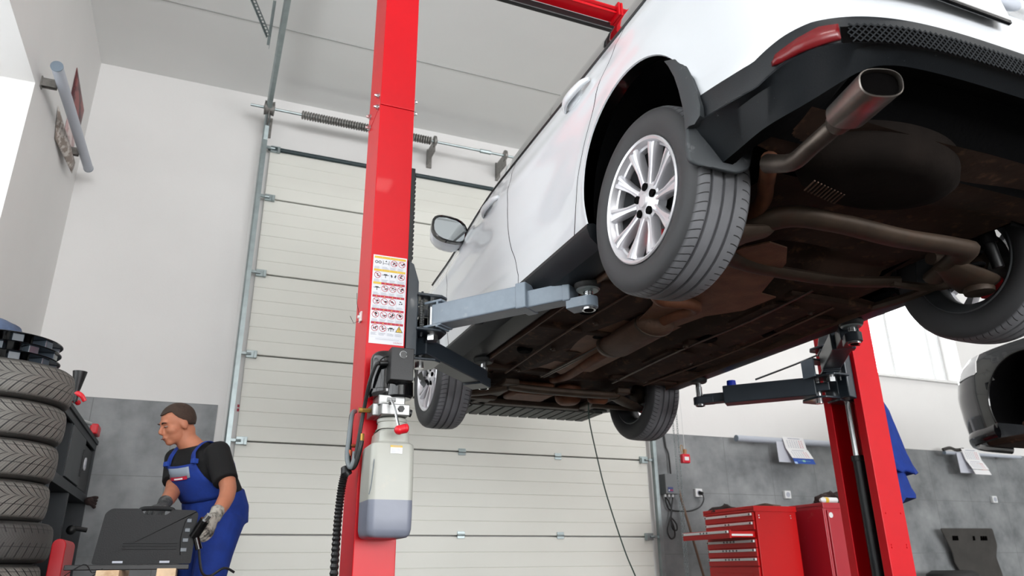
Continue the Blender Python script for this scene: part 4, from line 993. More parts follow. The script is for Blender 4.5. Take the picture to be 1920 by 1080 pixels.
g = G(); g.tube([(.655, 3.08, .49), (.64, 3.04, .40), (.634, 3.036, .32), (.628, 3.04, .28)], .0022, 6, smooth=4); g.build('vent_hose', M['hose_grey'], tk)
# hoses and cable on the outer side
g = G(); g.tube([(.655, 3.10, .835), (.640, 3.11, .825), (.625, 3.14, .76), (.618, 3.19, .66), (.608, 3.2, .56), (.598, 3.21, .46), (.590, 3.22, .42), (.578, 3.23, .41)], .0085, 10, smooth=6); g.build('power_cable', M['hose'], lift)
g = G(); g.tube([(.70, 3.09, .865), (.67, 3.09, .86), (.648, 3.12, .83), (.62, 3.16, .74)], .0035, 8, smooth=5); g.build('control_wire', M['hose'], lift)
g = G(); g.tube([(.617, 3.20, .515), (.612, 3.2, .48), (.603, 3.21, .43), (.592, 3.22, .405), (.580, 3.23, .412), (.574, 3.24, .45), (.576, 3.26, .54), (.584, 3.30, .63), (.596, 3.33, .66)], .0105, 12, smooth=6); g.build('hydraulic_hose', M['hose'], lift)
g = G(); g.tube([(.605, 3.33, .665), (.592, 3.31, .655), (.578, 3.27, .60), (.570, 3.25, .52), (.566, 3.24, .46), (.570, 3.23, .425), (.580, 3.22, .405), (.590, 3.215, .43), (.594, 3.22, .47)], .010, 12, smooth=6); g.build('hydraulic_hose', M['hose_grey'], lift)
g = G(); g.cyl((.58, 3.25, .50), (.61, 3.25, .50), .008, n=8); g.cyl((.578, 3.24, .455), (.578, 3.24, .48), .009, n=8); g.build('hose_union', mat('copper_union', 'A85A3A', .4, metal=.6), lift)
g = G(); path = spline([Vector(p) for p in ((.572, 3.28, .40), (.560, 3.28, .33), (.553, 3.28, .20), (.552, 3.28, 0), (.555, 3.30, -.3), (.56, 3.32, FZ+.03))], 20)
rings = []; ph = 0
g.tube([path[0]+(path[-1]-path[0])*0]+path[1:], [(.0165+.0022*((i % 2)*2-1), .0165+.0022*((i % 2)*2-1)) for i in range(len(path))], 12)
g.build('corrugated_conduit', M['hose'], lift, smooth=20)
g = G(); g.tube([(.572, 3.28, .41), (.574, 3.27, .385), (.582, 3.27, .375)], [(.022, .022), (.024, .024), (.02, .02)], 12); g.build('conduit_clamp', M['black_p'], lift)
# ================================================================== LEFT CORNER: TYRES, CABINET, WALL TUBE
hw = .0875
WP = [(.200, .012), (.212, .004), (.235, .002), (.265, -.001), (.290, .004), (.305, .014), (.3125, .028), (.3165, .05), (.318, .0875), (.3165, .125), (.3125, .147), (.305, .161), (.290, .171), (.265, .176), (.235, .173), (.212, .171), (.200, .163), (.185, .150), (.262, .13), (.275, .0875), (.262, .045), (.185, .025)]
stack = [(-.958, .93), (-.965, .752), (-.968, .574), (-.972, .396), (-.925, .218), (-.945, .040), (-.95, -.112), (-.95, -.286), (-.95, -.46)]
words = ['topmost tyre of the stack, right under the black slotted rings', 'second tyre from the top of the stack by the left wall', 'third tyre from the top of the stack by the left wall', 'fourth tyre from the top of the stack by the left wall', 'darker tyre jutting to the right, fifth from the top of the stack', 'sixth tyre from the top, cut off by the bottom edge of the photo']
for k, (x, zt) in enumerate(stack[:6]):
    g = G(); g.lathe(WP, (0, 0, 0), 'Z', 96, closed=True)
    o = g.build('tyre', M['winter_d'] if k in (4,) else M['winter'], None, at=(x, 4.2, zt-.175), local=True, smooth=30)
    o.rotation_euler = (0, 0, .7*k+.3); tag(o, words[k], 'tyre', 'worn winter tyres stacked by the left wall')
g = G(); g.lathe([(0, FZ), (.31, FZ), (.32, FZ+.03), (.32, -.155), (.30, -.137), (0, -.137)], (-.945, 4.2, 0), 'Z', 40)
tag(g.build('tyre_pedestal', M['rubber'], None, at=(-.945, 4.2, FZ)), 'dark drum base under the worn tyre stack by the left wall', 'drum')
for k in range(3):
    z = .932+k*.044; r = .238-.002*k; g = G()
    g.lathe([(.09, z), (r, z), (r+.003, z+.003), (r, z+.006), (.09, z+.006)], (-.962, 4.2, 0), 'Z', 72, closed=True)
    if k == 2: g.lathe([(.06, z+.044), (r, z+.044), (r+.003, z+.047), (r, z+.050), (.06, z+.050)], (-.962, 4.2, 0), 'Z', 72, closed=True)
    g.lathe([(.10, z+.006), (.10, z+.044), (.085, z+.044), (.085, z+.006)], (-.962, 4.2, 0), 'Z', 30, closed=True)
    t = g.build('slotted_ring', M['black_g'], None, at=(-.962, 4.2, z), smooth=30)
    for i in range(9):
        a = 2*pi*i/9+.35*k+.2; b = G(); b.box((-.962+.185*cos(a), 4.2+.185*sin(a), z+.025), (.075, .048, .038), Matrix.Rotation(a, 3, 'Z')); b.build('spacer_block', mat('shiny_black_block', '3C444C', .15, coat=.6) if not bpy.data.materials.get('shiny_black_block') else bpy.data.materials['shiny_black_block'], t, smooth=0, bevel=.003)
    tag(t, ('lowest black slotted ring lying directly on the top tyre', 'middle black slotted ring between two others on the tyres', 'top black slotted ring of three, just below the blue cloth')[k], 'ring', 'black slotted rings on the tyre stack')
g = G(); PPc = []
for i in range(13):
    t = pi/2*i/12; rr = [Vector((-1.045+.155*cos(t)**.8*cos(a)*(1+.06*sin(3*a+i)), 4.2+.16*cos(t)**.8*sin(a), 1.072+.105*sin(t)+.008*sin(5*a)*cos(t))) for a in [2*pi*k/28 for k in range(28)]] if i < 12 else [Vector((-1.045, 4.2, 1.177+.0001*k)) for k in range(28)]
    PPc.append(rr)
g.loft(PPc, True, True); g.v = [v for v in g.v]
t = g.build('cap', mat('faded_navy_cloth', '48566F', .9, var=.25, vs=14, bump=.4, bs=60), None, at=(-1.045, 4.2, 1.07), smooth=60)
tag(t, 'faded blue cloth cap lying on the black slotted rings', 'cap')
g = G(); g.tube([(-1.045+.155*cos(a), 4.2+.165*sin(a), 1.085) for a in [pi*1.45+i*.1 for i in range(22)]], (.006), 6); g.build('cap_edge', mat('dull_yellow_stitching', '8A8468', .9), t)
# steel cabinet along the left wall
cab = thing('tool_cabinet', 'dark grey steel cabinet standing along the left wall behind the tyre stack', 'cabinet', (-1.05, 5.75, FZ))
cy0, cy1, cx1, ct = 4.92, 6.60, -.78, .955
g = G(); g.b2((WX+.01, cy0, ct-.03), (cx1+.012, cy1, ct)); g.b2((WX+.01, cy0, FZ), (WX+.03, cy1, ct-.03)); g.b2((WX+.01, cy0, FZ), (cx1, cy0+.02, ct-.03)); g.b2((WX+.01, cy1-.02, FZ), (cx1, cy1, ct-.03))
g.b2((WX+.01, cy0, .49), (cx1, cy1, .55)); g.b2((WX+.01, cy0, FZ), (cx1, cy1, FZ+.08)); g.b2((cx1-.015, cy0, .88), (cx1, cy1, ct-.03))
for y in (5.36, 6.02): g.b2((WX+.01, y-.012, .55), (cx1-.005, y+.012, ct-.03)); 
g.b2((WX+.01, 5.70, FZ), (cx1-.005, 5.75, .49)); g.build('cabinet_body', M['cab'], cab, smooth=0, bevel=.002)
g = G(); g.b2((cx1-.012, 5.375, .56), (cx1+.004, 6.005, .875)); dr = g.build('cabinet_door', M['cab_l'], cab, smooth=0, bevel=.003)
g = G(); g.b2((cx1+.004, 5.955, .62), (cx1+.012, 5.965, .80)); g.build('door_pull', M['black_p'], dr, bevel=.002)
g = G(); g.cyl((cx1-.01, 6.22, .735), (cx1-.002, 6.22, .735), .045, n=28); g.cur = 1; g.cyl((cx1-.002, 6.22, .735), (cx1+.001, 6.22, .735), .022, n=24); g.build('round_sticker', (M['sticker'], M['sticker_grey']), cab)
g = G(); g.b2((-1.25, 6.04, .56), (cx1-.012, 6.56, .86)); g.build('drawer_box', M['black_p'], cab, smooth=0, bevel=.004)
for (y, z, s_) in ((6.50, .50, 'black work glove hanging on the far end of the grey cabinet'), (5.95, .27, 'black handled tool hanging on the lower front of the grey cabinet')):
    g = G()
    if z > .4:
        g.sphere((cx1+.03, y, z), .045, 12, (.7, 1, .7))
        for k in range(4): g.tube([(cx1+.03, y+.01*k-.02, z+.01*k-.01), (cx1+.06, y+.02*k-.02, z+.02*k-.03), (cx1+.075, y+.02*k, z+.025*k-.045)], .012, 8)
        o = g.build('work_glove', M['rag'], None, at=(cx1+.03, y, z)); tag(o, s_, 'glove')
    else:
        g.tube([(cx1, y, z), (cx1+.05, y, z+.01), (cx1+.11, y+.02, z)], .016, 10); g.sphere((cx1+.02, y, z), .032, 10); o = g.build('hand_tool', M['black_p'], None, at=(cx1+.05, y, z)); tag(o, s_, 'tool')
# oil gun with funnel on the cabinet's front corner
t = thing('fluid_gun', 'red handled fluid gun with a black funnel, upright on the grey cabinet', 'fluid gun', (-.76, 5.04, ct))
g = G(); g.lathe([(.038, 1.135), (.036, 1.135), (.018, 1.03), (.012, 1.01), (.012, ct), (.016, ct), (.016, 1.01), (.021, 1.03), (.040, 1.135)], (-.752, 5.02, 0), 'Z', 28, closed=True); g.build('funnel', M['black_p'], t)
g = G(); g.tube([(-.80, 5.03, .985), (-.765, 5.02, 1.0), (-.74, 5.01, 1.0), (-.715, 5.00, .985), (-.695, 5.0, .955)], [(.010, .012), (.012, .014), (.012, .016), (.010, .014), (.008, .012)], 10, smooth=4); g.build('handle', M['redplastic'], t)
g = G(); g.tube([(-.745, 5.01, .99), (-.742, 5.005, .965), (-.75, 5.0, .94)], .005, 8); g.build('trigger', M['black_p'], t)
g = G(); g.tube([(-.80, 5.10, ct+.005), (-.765, 5.10, ct+.02), (-.745, 5.12, ct+.005)], .012, 8, smooth=3); g.sphere((-.745, 5.12, ct+.012), .016, 10); tag(g.build('pliers', M['redplastic'], None), 'small red handled pliers lying on the cabinet below the funnel', 'pliers')
g = G(); g.cyl((-.82, 5.72, ct+.014), (-.755, 5.88, ct+.014), .012, n=12); tag(g.build('socket_bar', M['steel'], None), 'short bright steel bar lying on the grey cabinet top', 'tool')
g = G(); g.b2((-.80, 6.22, ct), (-.745, 6.40, ct+.075)); tag(g.build('red_box', M['redplastic'], None, smooth=0, bevel=.01), 'small red box on the far end of the grey cabinet top', 'box')
g = G(); r_ = []
for (x, z) in [(-.665, FZ+.0), (-.600, FZ)]+[(-.6325+.0325*cos(a), .133+.033*sin(a)) for a in [pi*i/10 for i in range(11)]]: r_.append((x, z))
g.prism(r_, (0, 4.62, 0), (1, 0, 0), (0, 0, 1), (0, .35, 0)); tag(g.build('red_board', M['redplastic'], None, at=(-.6325, 4.8, FZ), smooth=40, bevel=.004), 'upright red board with rounded top between tyres and black case', 'board')
# grey tube on wall brackets with pictures behind
t = thing('wall_tube', 'long grey tube held by two brackets high on the left wall', 'tube', (-1.2, 5.6, 3.12))
a, b = Vector((-1.2, 4.83, 3.09)), Vector((-1.2, 6.42, 3.19)); d = (b-a).normalized()
g = G(); g.cyl(a, b, .036, n=28); g.build('tube', M['tube_grey'], t)
for p, q in ((a, -1), (b, 1)): g = G(); g.cyl(p, p+d*q*.008, .038, n=28); g.build('end_cap', M['tube_cap'], t)
for f in (.16, .82):
    p = a.lerp(b, f); g = G(); 
    g.tube([p+Vector((-.037, 0, -.0)), p+Vector((-.08, 0, -.01)), p+Vector((-.13, 0, -.0))], .007, 8); g.b2((WX, p.y-.025, p.z-.04), (WX+.008, p.y+.025, p.z+.04)); g.b2((WX, p.y-.02, p.z-.03), (-1.235, p.y-.014, p.z+.03)); g.b2((WX, p.y+.014, p.z-.03), (-1.235, p.y+.02, p.z+.03)); g.build('tube_bracket', M['galv_dark'], t, smooth=0)
def sheet(pts, thick, off=0, nx_=6, nz_=8, wob=.01):
    """curled rectangular sheet given by four corners (bl, br, tr, tl)"""
    bl, br, tr, tl = [Vector(p) for p in pts]; n_ = (br-bl).cross(tl-bl).normalized(); PP_ = []
    for i in range(nx_+1):
        u_ = i/nx_; PP_.append([(bl.lerp(br, u_)).lerp(tl.lerp(tr, u_), j/nz_)+n_*(wob*sin(pi*u_)*sin(pi*j/nz_)+off) for j in range(nz_+1)])
    g = G(); g.grid(PP_); return g
def art(name, cols_, scale):
    m = bpy.data.materials.new(name); m.use_nodes = True; n = N(m); p = m.node_tree.nodes['Principled BSDF']; p.inputs['Roughness'].default_value = .5
    q = n.noise(scale, 3); n.l.new(n.mix(n.ramp(q, .45, .55), srgb(cols_[0]), srgb(cols_[1])), p.inputs['Base Color']); return m
g = sheet([(WX+.004, 5.90, 3.50), (WX+.03, 6.30, 3.42), (WX+.03, 6.30, 3.66), (WX+.004, 5.88, 3.79)], 0); o = g.build('poster', art('dark_red_print', ('4E2226', '8E4A48'), 7), None, solid=.004); tag(o, 'dark red picture hung on the left wall behind the grey tube', 'poster')
g = sheet([(WX+.004, 5.96, 3.22), (WX+.02, 6.28, 3.18), (WX+.02, 6.28, 3.41), (WX+.004, 5.93, 3.48)], 0); o = g.build('poster', art('faded_pink_print', ('B79A98', 'D8C9C6'), 8), None, solid=.004); tag(o, 'faded pink picture below the dark red one on the left wall', 'poster')
g = sheet([(WX+.006, 5.72, 3.04), (WX+.07, 6.18, 3.0), (WX+.08, 6.16, 3.09), (WX+.006, 5.60, 3.25)], 0, wob=.03); o = g.build('paper_scrap', art('crumpled_brown_paper', ('8B7F76', 'C3BCB5'), 22), None, solid=.003); tag(o, 'crumpled brownish paper tucked between the grey tube and the left wall', 'paper')

# ================================================================== THE MECHANIC AND HIS CASE
def fuse(name, parts, mt, parent, voxel, at=None, smooth_it=6, label=None):
    """parts (closed G meshes) fused into one continuous skin"""
    g = G()
    for p in parts: g.add(p.v, p.f)
    o = g.build(name, mt, parent, at=at, smooth=0)
    m_ = o.modifiers.new('r', 'REMESH'); m_.mode = 'VOXEL'; m_.voxel_size = voxel; m_.use_smooth_shade = True
    s_ = o.modifiers.new('s', 'SMOOTH'); s_.factor = .5; s_.iterations = smooth_it
    dg = bpy.context.evaluated_depsgraph_get(); dg.update(); me = bpy.data.meshes.new_from_object(o.evaluated_get(dg)); old = o.data; o.modifiers.clear(); o.data = me; me.name = name; bpy.data.meshes.remove(old)
    me.polygons.foreach_set('use_smooth', [True]*len(me.polygons))
    if not me.materials: me.materials.append(mt)
    if label: o['label'] = label
    return o
person = thing('person', 'person in blue overalls and black t-shirt bending over a black tool case', 'person', (.1, 4.6, FZ))
lf = Vector((.6, -.8, 0)).normalized(); fw = Vector((-.8, -.6, 0)).normalized(); UZ = Vector((0, 0, 1))
def ell(c, a, b, n=24, tilt=0, p=1.0):
    f_ = (fw*cos(tilt)-UZ*sin(tilt)); return [Vector(c)+lf*a*abs(cos(2*pi*i/n))**p*(1 if cos(2*pi*i/n) > 0 else -1)+f_*b*abs(sin(2*pi*i/n))**p*(1 if sin(2*pi*i/n) > 0 else -1) for i in range(n)]
SP = [((.105, 4.62, .24), .165, .13, .1), ((.10, 4.615, .32), .168, .128, .2), ((.075, 4.60, .40), .158, .120, .35), ((.035, 4.58, .47), .162, .118, .5), ((-.005, 4.56, .54), .172, .120, .55), ((-.03, 4.55, .60), .170, .105, .5), ((-.045, 4.55, .64), .125, .075, .4), ((-.058, 4.55, .662), .070, .060, .4)]
def torso(e, i0=0, i1=99):
    g = G(); g.loft([ell(c, a+e, b+e, tilt=t, p=.9) for c, a, b, t in SP[i0:i1]]); return g
SHL, ELL, WRL = Vector((.065, 4.42, .610)), Vector((.142, 4.30, .405)), Vector((.092, 4.15, .262))
SHR, ELR, WRR = Vector((-.135, 4.68, .605)), Vector((-.13, 4.57, .425)), Vector((-.160, 4.37, .325))
def limb(pts, rs_, n=16, smooth=4): g = G(); g.tube(pts, rs_, n, smooth=smooth); return g
# head frame
hf = Vector((-.84, -.40, -.36)).normalized(); hl = UZ.cross(hf).normalized()*1; hu = hf.cross(hl).normalized(); HC = Vector((-.158, 4.53, .768))
def hp(f, l, u): return HC+(hf*f+hl*l+hu*u)*.95
def hell(f, l, u, rf, rl, ru, n=20):
    g = G(); PP_ = []
    for i in range(n//2+1):
        t = pi*i/(n//2)
        PP_.append([hp(f+rf*(sin(t)+1e-4)*cos(2*pi*k/n), l+rl*(sin(t)+1e-4)*sin(2*pi*k/n), u+ru*cos(t)) for k in range(n)])
    g.loft(PP_); return g
parts = [torso(0)]
parts += [hell(-.012, 0, .028, .098, .074, .088), hell(.022, 0, -.040, .066, .056, .070), hell(.062, 0, -.088, .026, .026, .022), hell(.045, .030, -.022, .038, .032, .034), hell(.045, -.030, -.022, .038, .032, .034), hell(.078, 0, .026, .016, .045, .013), hell(.088, 0, -.058, .013, .024, .007), hell(.087, 0, -.068, .011, .020, .007), hell(-.008, .072, -.008, .022, .010, .034), hell(-.008, -.072, -.008, .022, .010, .034)]
g = G(); g.tube([hp(.080, 0, .020), hp(.096, 0, -.006), hp(.105, 0, -.024), hp(.088, 0, -.034)], [(.009, .008), (.011, .010), (.016, .012), (.012, .008)], 10, smooth=3); parts.append(g)
g = G(); g.tube([hp(-.035, 0, -.03), hp(-.03, 0, -.10), Vector((-.062, 4.55, .65)), Vector((-.04, 4.55, .60))], [(.060, .058), (.056, .056), (.062, .060), (.08, .07)], 20, smooth=4); parts.append(g)
parts += [limb([SHL, ELL, WRL], [(.052, .055), (.046, .050), (.043, .043), (.038, .040), (.028, .030)]), limb([SHR, ELR, WRR], [(.052, .055), (.046, .050), (.043, .043), (.038, .040), (.028, .030)])]
HL_, HR_ = Vector((.085, 4.545, .24)), Vector((.10, 4.70, .24))
KL, KR = Vector((.10, 4.40, -.13)), Vector((.03, 4.62, -.13)); FL, FR = Vector((.16, 4.46, FZ+.09)), Vector((.08, 4.72, FZ+.09))
legs = lambda e: [limb([Vector((.14, 4.53, .26)), KL, FL], [(.095+e, .10+e), (.075+e, .078+e), (.058+e, .06+e), (.05+e, .052+e), (.042+e*1.4, .044+e*1.4)], 18), limb([Vector((.06, 4.69, .26)), KR, FR], [(.095+e, .10+e), (.075+e, .078+e), (.058+e, .06+e), (.05+e, .052+e), (.042+e*1.4, .044+e*1.4)], 18)]
parts += legs(0)
body = fuse('body', parts, M['skin'], person, .0065, smooth_it=4)
# hair: cap over the top and back of the skull
g = G(); PP_ = []; nn_ = 40
for i in range(13):
    ring_ = []
    for k in range(nn_):
        ph = 2*pi*k/nn_; front = cos(ph)
        lim = interp(front, [-1, -.35, -.1, .12, .35, .6, .8, 1], [2.15, 2.1, 1.95, 1.62, 1.45, 1.02, 1.02, 1.12])
        t = lim*i/12; ring_.append(hp(-.013+.1015*(sin(t)+1e-4)*cos(ph)*(1+.012*sin(23*ph+5*t)), .0765*(sin(t)+1e-4)*sin(ph)*(1+.012*sin(17*ph)), .028+.0945*cos(t)))
    PP_.append(ring_)
g.loft(PP_, True, False); g.build('hair', M['hair'], person, smooth=60, solid=.005)
for s_ in (1, -1):
    g = hell(.079, s_*.031, .002, .0095, .013, .0055, 12); e_ = g.build('eye', mat('eye_white', '9A8377', .3) if not bpy.data.materials.get('eye_white') else bpy.data.materials['eye_white'], person, smooth=60)
    g = hell(.0845, s_*.031, .001, .006, .007, .0045, 10); g.build('iris', M['hair'], e_, smooth=60)
    g = G(); g.tube([hp(.089, s_*.014, .022), hp(.092, s_*.030, .027), hp(.080, s_*.047, .022)], [(.004, .003), (.006, .003), (.003, .002)], 8, smooth=3); g.build('eyebrow', M['hair'], person, smooth=60)
g = G(); g.tube([hp(.097, -.022, -.062), hp(.102, 0, -.062), hp(.097, .022, -.062)], .0028, 6, smooth=3); g.build('mouth', mat('lips', '8E5346', .5), person)
# t-shirt
sl = lambda S, E: limb([S-(E-S)*.12, S, S.lerp(E, .40), S.lerp(E, .80)], [(.058, .060), (.070, .072), (.066, .068), (.064, .066)], 18)
fuse('t_shirt', [torso(.014, 1, 8), sl(SHL, ELL), sl(SHR, ELR)], M['tee'], person, .007, smooth_it=4)
# overalls: trousers, bib and straps
ov = fuse('overalls', [torso(.024, 0, 3)]+legs(.018), M['blue'], person, .008, smooth_it=5)
def front(u_, z, off):
    """point on the chest front; u_ is the angle from straight ahead towards his left"""
    zz = [c[0][2] for c in SP]; k = [interp(z, zz, [q[j] for q in [(c[0][0], c[0][1], c[1], c[2]) for c in SP]]) for j in range(4)]
    tl = interp(z, zz, [c[3] for c in SP]); f_ = fw*cos(tl)-UZ*sin(tl)
    return Vector((k[0], k[1], z))+lf*(k[2]+off)*sin(u_)+f_*(k[3]+off)*cos(u_)
g = G(); rows = []
for i in range(10):
    t = i/9; z = lerp(.40, .600, t); half = lerp(1.35, .62, t**.7); rows.append([front(half*(j/8-1), z, .032) if False else front(lerp(-half, half, j/14), z, .030) for j in range(15)])
g.grid(rows); bib = g.build('bib', M['blue'], ov, smooth=60, solid=.008)
g = G(); g.grid([[front(lerp(-.42, .42, j/8), z, .0365) for j in range(9)] for z in (.545, .57, .592)]); g.build('bib_badge', mat('grey_badge_cloth', '8C97A4', .7), ov, solid=.002)
g = G(); g.grid([[front(lerp(-.30, .34, j/8), z, .040) for j in range(9)] for z in (.542, .556)]); g.cur = 1; g.grid([[front(lerp(-.12, .20, j/8), z, .0415) for j in range(9)] for z in (.545, .551)]); g.build('badge_print', (M['print_red'], M['paper']), ov, fix=False)
for s_, S in ((1, SHL), (-1, SHR)):
    a0 = front(s_*.60, .592, .034); mid = front(s_*.62, .632, .026)+UZ*.012; top = Vector((-.045, 4.55, .672))+lf*s_*.105; bk = Vector((.03, 4.60, .60))+lf*s_*.085-fw*.075; lo = Vector((.10, 4.62, .42))-fw*.13
    g = G(); g.tube([a0, mid, top, bk, lo], [(.019, .004)], 8, smooth=6, up=fw); g.build('strap', M['blue'], ov, smooth=50)
    g = G(); g.box(a0+UZ*.02+fw*.004, (.03, .03, .026), Matrix((fw, lf, UZ)).transposed()); g.build('strap_buckle', M['blue_d'], ov, smooth=0, bevel=.003)
for p_ in (FL, FR):
    g = G(); g.tube([p_+Vector((.05, .03, -.05)), p_+Vector((0, 0, -.045)), p_+Vector((-.10, -.06, -.055)), p_+Vector((-.17, -.10, -.062))], [(.035, .035), (.045, .045), (.045, .035), (.03, .022)], 14, smooth=4); g.build('shoe', M['black_p'], person)
# hands
def hand(W_, d, pn, th, s_, curl, mt, nm):
    """W_ wrist, d finger direction, pn palm normal, th thumb side"""
    d = Vector(d).normalized(); pn = Vector(pn); pn = (pn-d*pn.dot(d)).normalized(); th = d.cross(pn)*s_
    P_ = []
    g = G(); rr = []
    for t, a, b in ((-.02, .026, .024), (.01, .030, .020), (.05, .040, .018), (.085, .042, .016), (.10, .038, .013)):
        rr.append([W_+d*t+th*a*cos(2*pi*k/16)+pn*b*sin(2*pi*k/16) for k in range(16)])
    g.loft(rr); P_.append(g)
    for j, (off, L) in enumerate(((.030, .070), (.010, .078), (-.011, .073), (-.031, .058))):
        p = W_+d*.088+th*off; pts = [p]; dd = d.copy(); c = curl
        for seg in (.45, .3, .25):
            dd = (dd*cos(c)+pn*sin(c)).normalized(); nn2 = (pn*cos(c)-d*sin(c)); p = p+dd*L*seg; pts.append(p); c = curl*.9
            d2 = dd
        g = G(); pts = [W_+d*.088+th*off-d*.02]; ang = 0; q = W_+d*.088+th*off; pts.append(q)
        for seg in (.45, .3, .25):
            ang += curl; q = q+(d*cos(ang)+pn*sin(ang))*L*seg+th*off*.05; pts.append(q)
        g.tube(pts, [(.0105, .0105), (.0105, .0105), (.0095, .0095), (.009, .009), (.0075, .0075)], 10, smooth=3); P_.append(g)
    q = W_+d*.02+th*.03; g = G(); g.tube([q, q+d*.025+th*.022+pn*.006, q+d*.055+th*.028+pn*.02, q+d*.075+th*.022+pn*.032], [(.013, .013), (.012, .012), (.0105, .0105), (.008, .008)], 10, smooth=3); P_.append(g)
    return fuse(nm, P_, mt, person, .0038, smooth_it=3)
hand(WRL, (-.25, -.32, -.85), (-.75, .45, .1), 0, -1, .55, M['glove'], 'work_glove')
hand(WRR, (-.25, -.85, -.35), (.15, .25, -.95), 0, -1, .75, M['glove_d'], 'work_glove')
for W_, E_, mt in ((WRL, ELL, M['glove']), (WRR, ELR, M['glove_d'])):
    dd = (E_-W_).normalized(); g = G(); g.tube([W_-dd*.015, W_+dd*.02, W_+dd*.04], [(.032, .032), (.034, .034), (.036, .036)], 16); g.build('glove_cuff', mt, person)
# air tool in the near hand
t = thing('air_wrench', 'black hand tool with bright steel nose held in the gloved near hand', 'tool', (.03, 4.10, .18))
g = G(); g.cyl((.045, 4.06, .235), (.005, 4.10, .16), .024, n=18); g.cyl((.01, 4.095, .17), (.035, 4.09, .10), .016, n=14); g.build('tool_body', M['black_g'], t)
g = G(); g.cyl((.062, 4.045, .258), (.045, 4.06, .232), .014, n=16); g.build('tool_nose', M['steel'], t)
g = G(); g.tube([(.035, 4.09, .10), (.06, 4.10, .0), (.10, 4.12, -.02), (.16, 4.12, .015), (.21, 4.13, -.005)], .006, 8, smooth=5); g.build('tool_hose', M['hose'], t)
# blow-moulded case
CYF = 4.10; case = thing('tool_case', 'black plastic tool case standing on timber blocks, carrying handle held by the mechanic', 'tool case', (-.2, 4.15, .035))
def rpoly(pts, r, n_=5):
    out = []; k = len(pts)
    for i in range(k):
        p0, p1, p2 = [Vector((*pts[(i+j-1) % k], 0)) for j in range(3)]; a_ = (p0-p1).normalized()*r; b_ = (p2-p1).normalized()*r
        for j in range(n_+1): t = j/n_; q = (p1+a_)*(1-t)**2+p1*2*t*(1-t)+(p1+b_)*t*t; out.append((q.x, q.y))
    return out
cp = rpoly([(-.418, .036), (.006, .036), (.012, .268), (-.005, .282), (-.105, .284), (-.13, .258), (-.225, .258), (-.25, .286), (-.37, .284), (-.395, .262)], .012)
g = G(); g.prism(cp, (0, CYF, 0), (1, 0, 0), (0, 0, 1), (0, .048, 0)); g.prism(cp, (0, CYF+.05, 0), (1, 0, 0), (0, 0, 1), (0, .048, 0)); cb_ = g.build('case_shell', M['case'], case, smooth=0, bevel=.0018, seg=2)
g = G(); g.tube([(-.255, CYF+.048, .272), (-.235, CYF+.048, .289), (-.12, CYF+.048, .289), (-.10, CYF+.048, .272)], .011, 10, smooth=4); g.build('carrying_handle', M['case'], case)
for k in range(3): g = G(); g.b2((-.30, CYF-.003, .100+k*.013), (-.065, CYF, .104+k*.013)); g.build('raised_rib', M['case'], cb_, smooth=0, bevel=.001)
g = G(); g.tube([(-.015, CYF, .26), (-.04, CYF, .235), (-.052, CYF, .17), (-.052, CYF, .13), (-.045, CYF, .075)], .0025, 6, smooth=6); g.build('moulded_arc', M['case'], cb_)
for k, z in enumerate((.232, .188, .142, .098)): g = G(); g.b2((-.036-.004*k, CYF-.005, z-.008), (-.014-.002*k, CYF+.002, z+.010)); g.build('moulded_tab', mat('worn_case_tab', '4C545B', .35) if k == 0 else bpy.data.materials['worn_case_tab'], cb_, smooth=0, bevel=.002)
for x in (-.31, -.11): g = G(); g.b2((x-.022, CYF-.004, .040), (x+.022, CYF+.004, .050)); g.build('case_latch', M['sticker_grey'], cb_, smooth=0, bevel=.001)
# timber trestle under the case
t = thing('timber_trestle', 'rough timber trestle with two pale beam ends carrying the black case', 'trestle', (-.22, 4.3, FZ))
for x0, x1, z in ((-.378, -.285, .010), (-.133, -.052, .016)):
    g = G(); g.b2((x0, 3.95, z-.09), (x1, 4.62, z)); g.build('timber_beam', M['wood'], t, smooth=0, bevel=.003)
for i, (x0, x1, z) in enumerate(((-.375, -.29, .0), (-.130, -.055, .006))):
    for y in (4.02, 4.52): g = G(); g.b2((x0, y, FZ), (x1, y+.08, z-.08)); g.build('leg', M['wood'], t, smooth=0, bevel=.003)
g = G(); g.b2((-.52, 4.06, .011), (.0, 4.36, .034)); g.build('top_board', M['black_p'], t, smooth=0, bevel=.003)
g = G(); g.tube([(-.52, 4.05, -.02), (-.44, 4.04, .036), (-.40, 4.035, .0), (-.36, 4.0, .014), (-.45, 3.98, -.06)], .002, 5, smooth=5); tag(g.build('thin_wire', M['black_p'], None), 'thin dark wire drooping over the timber trestle below the case', 'wire')

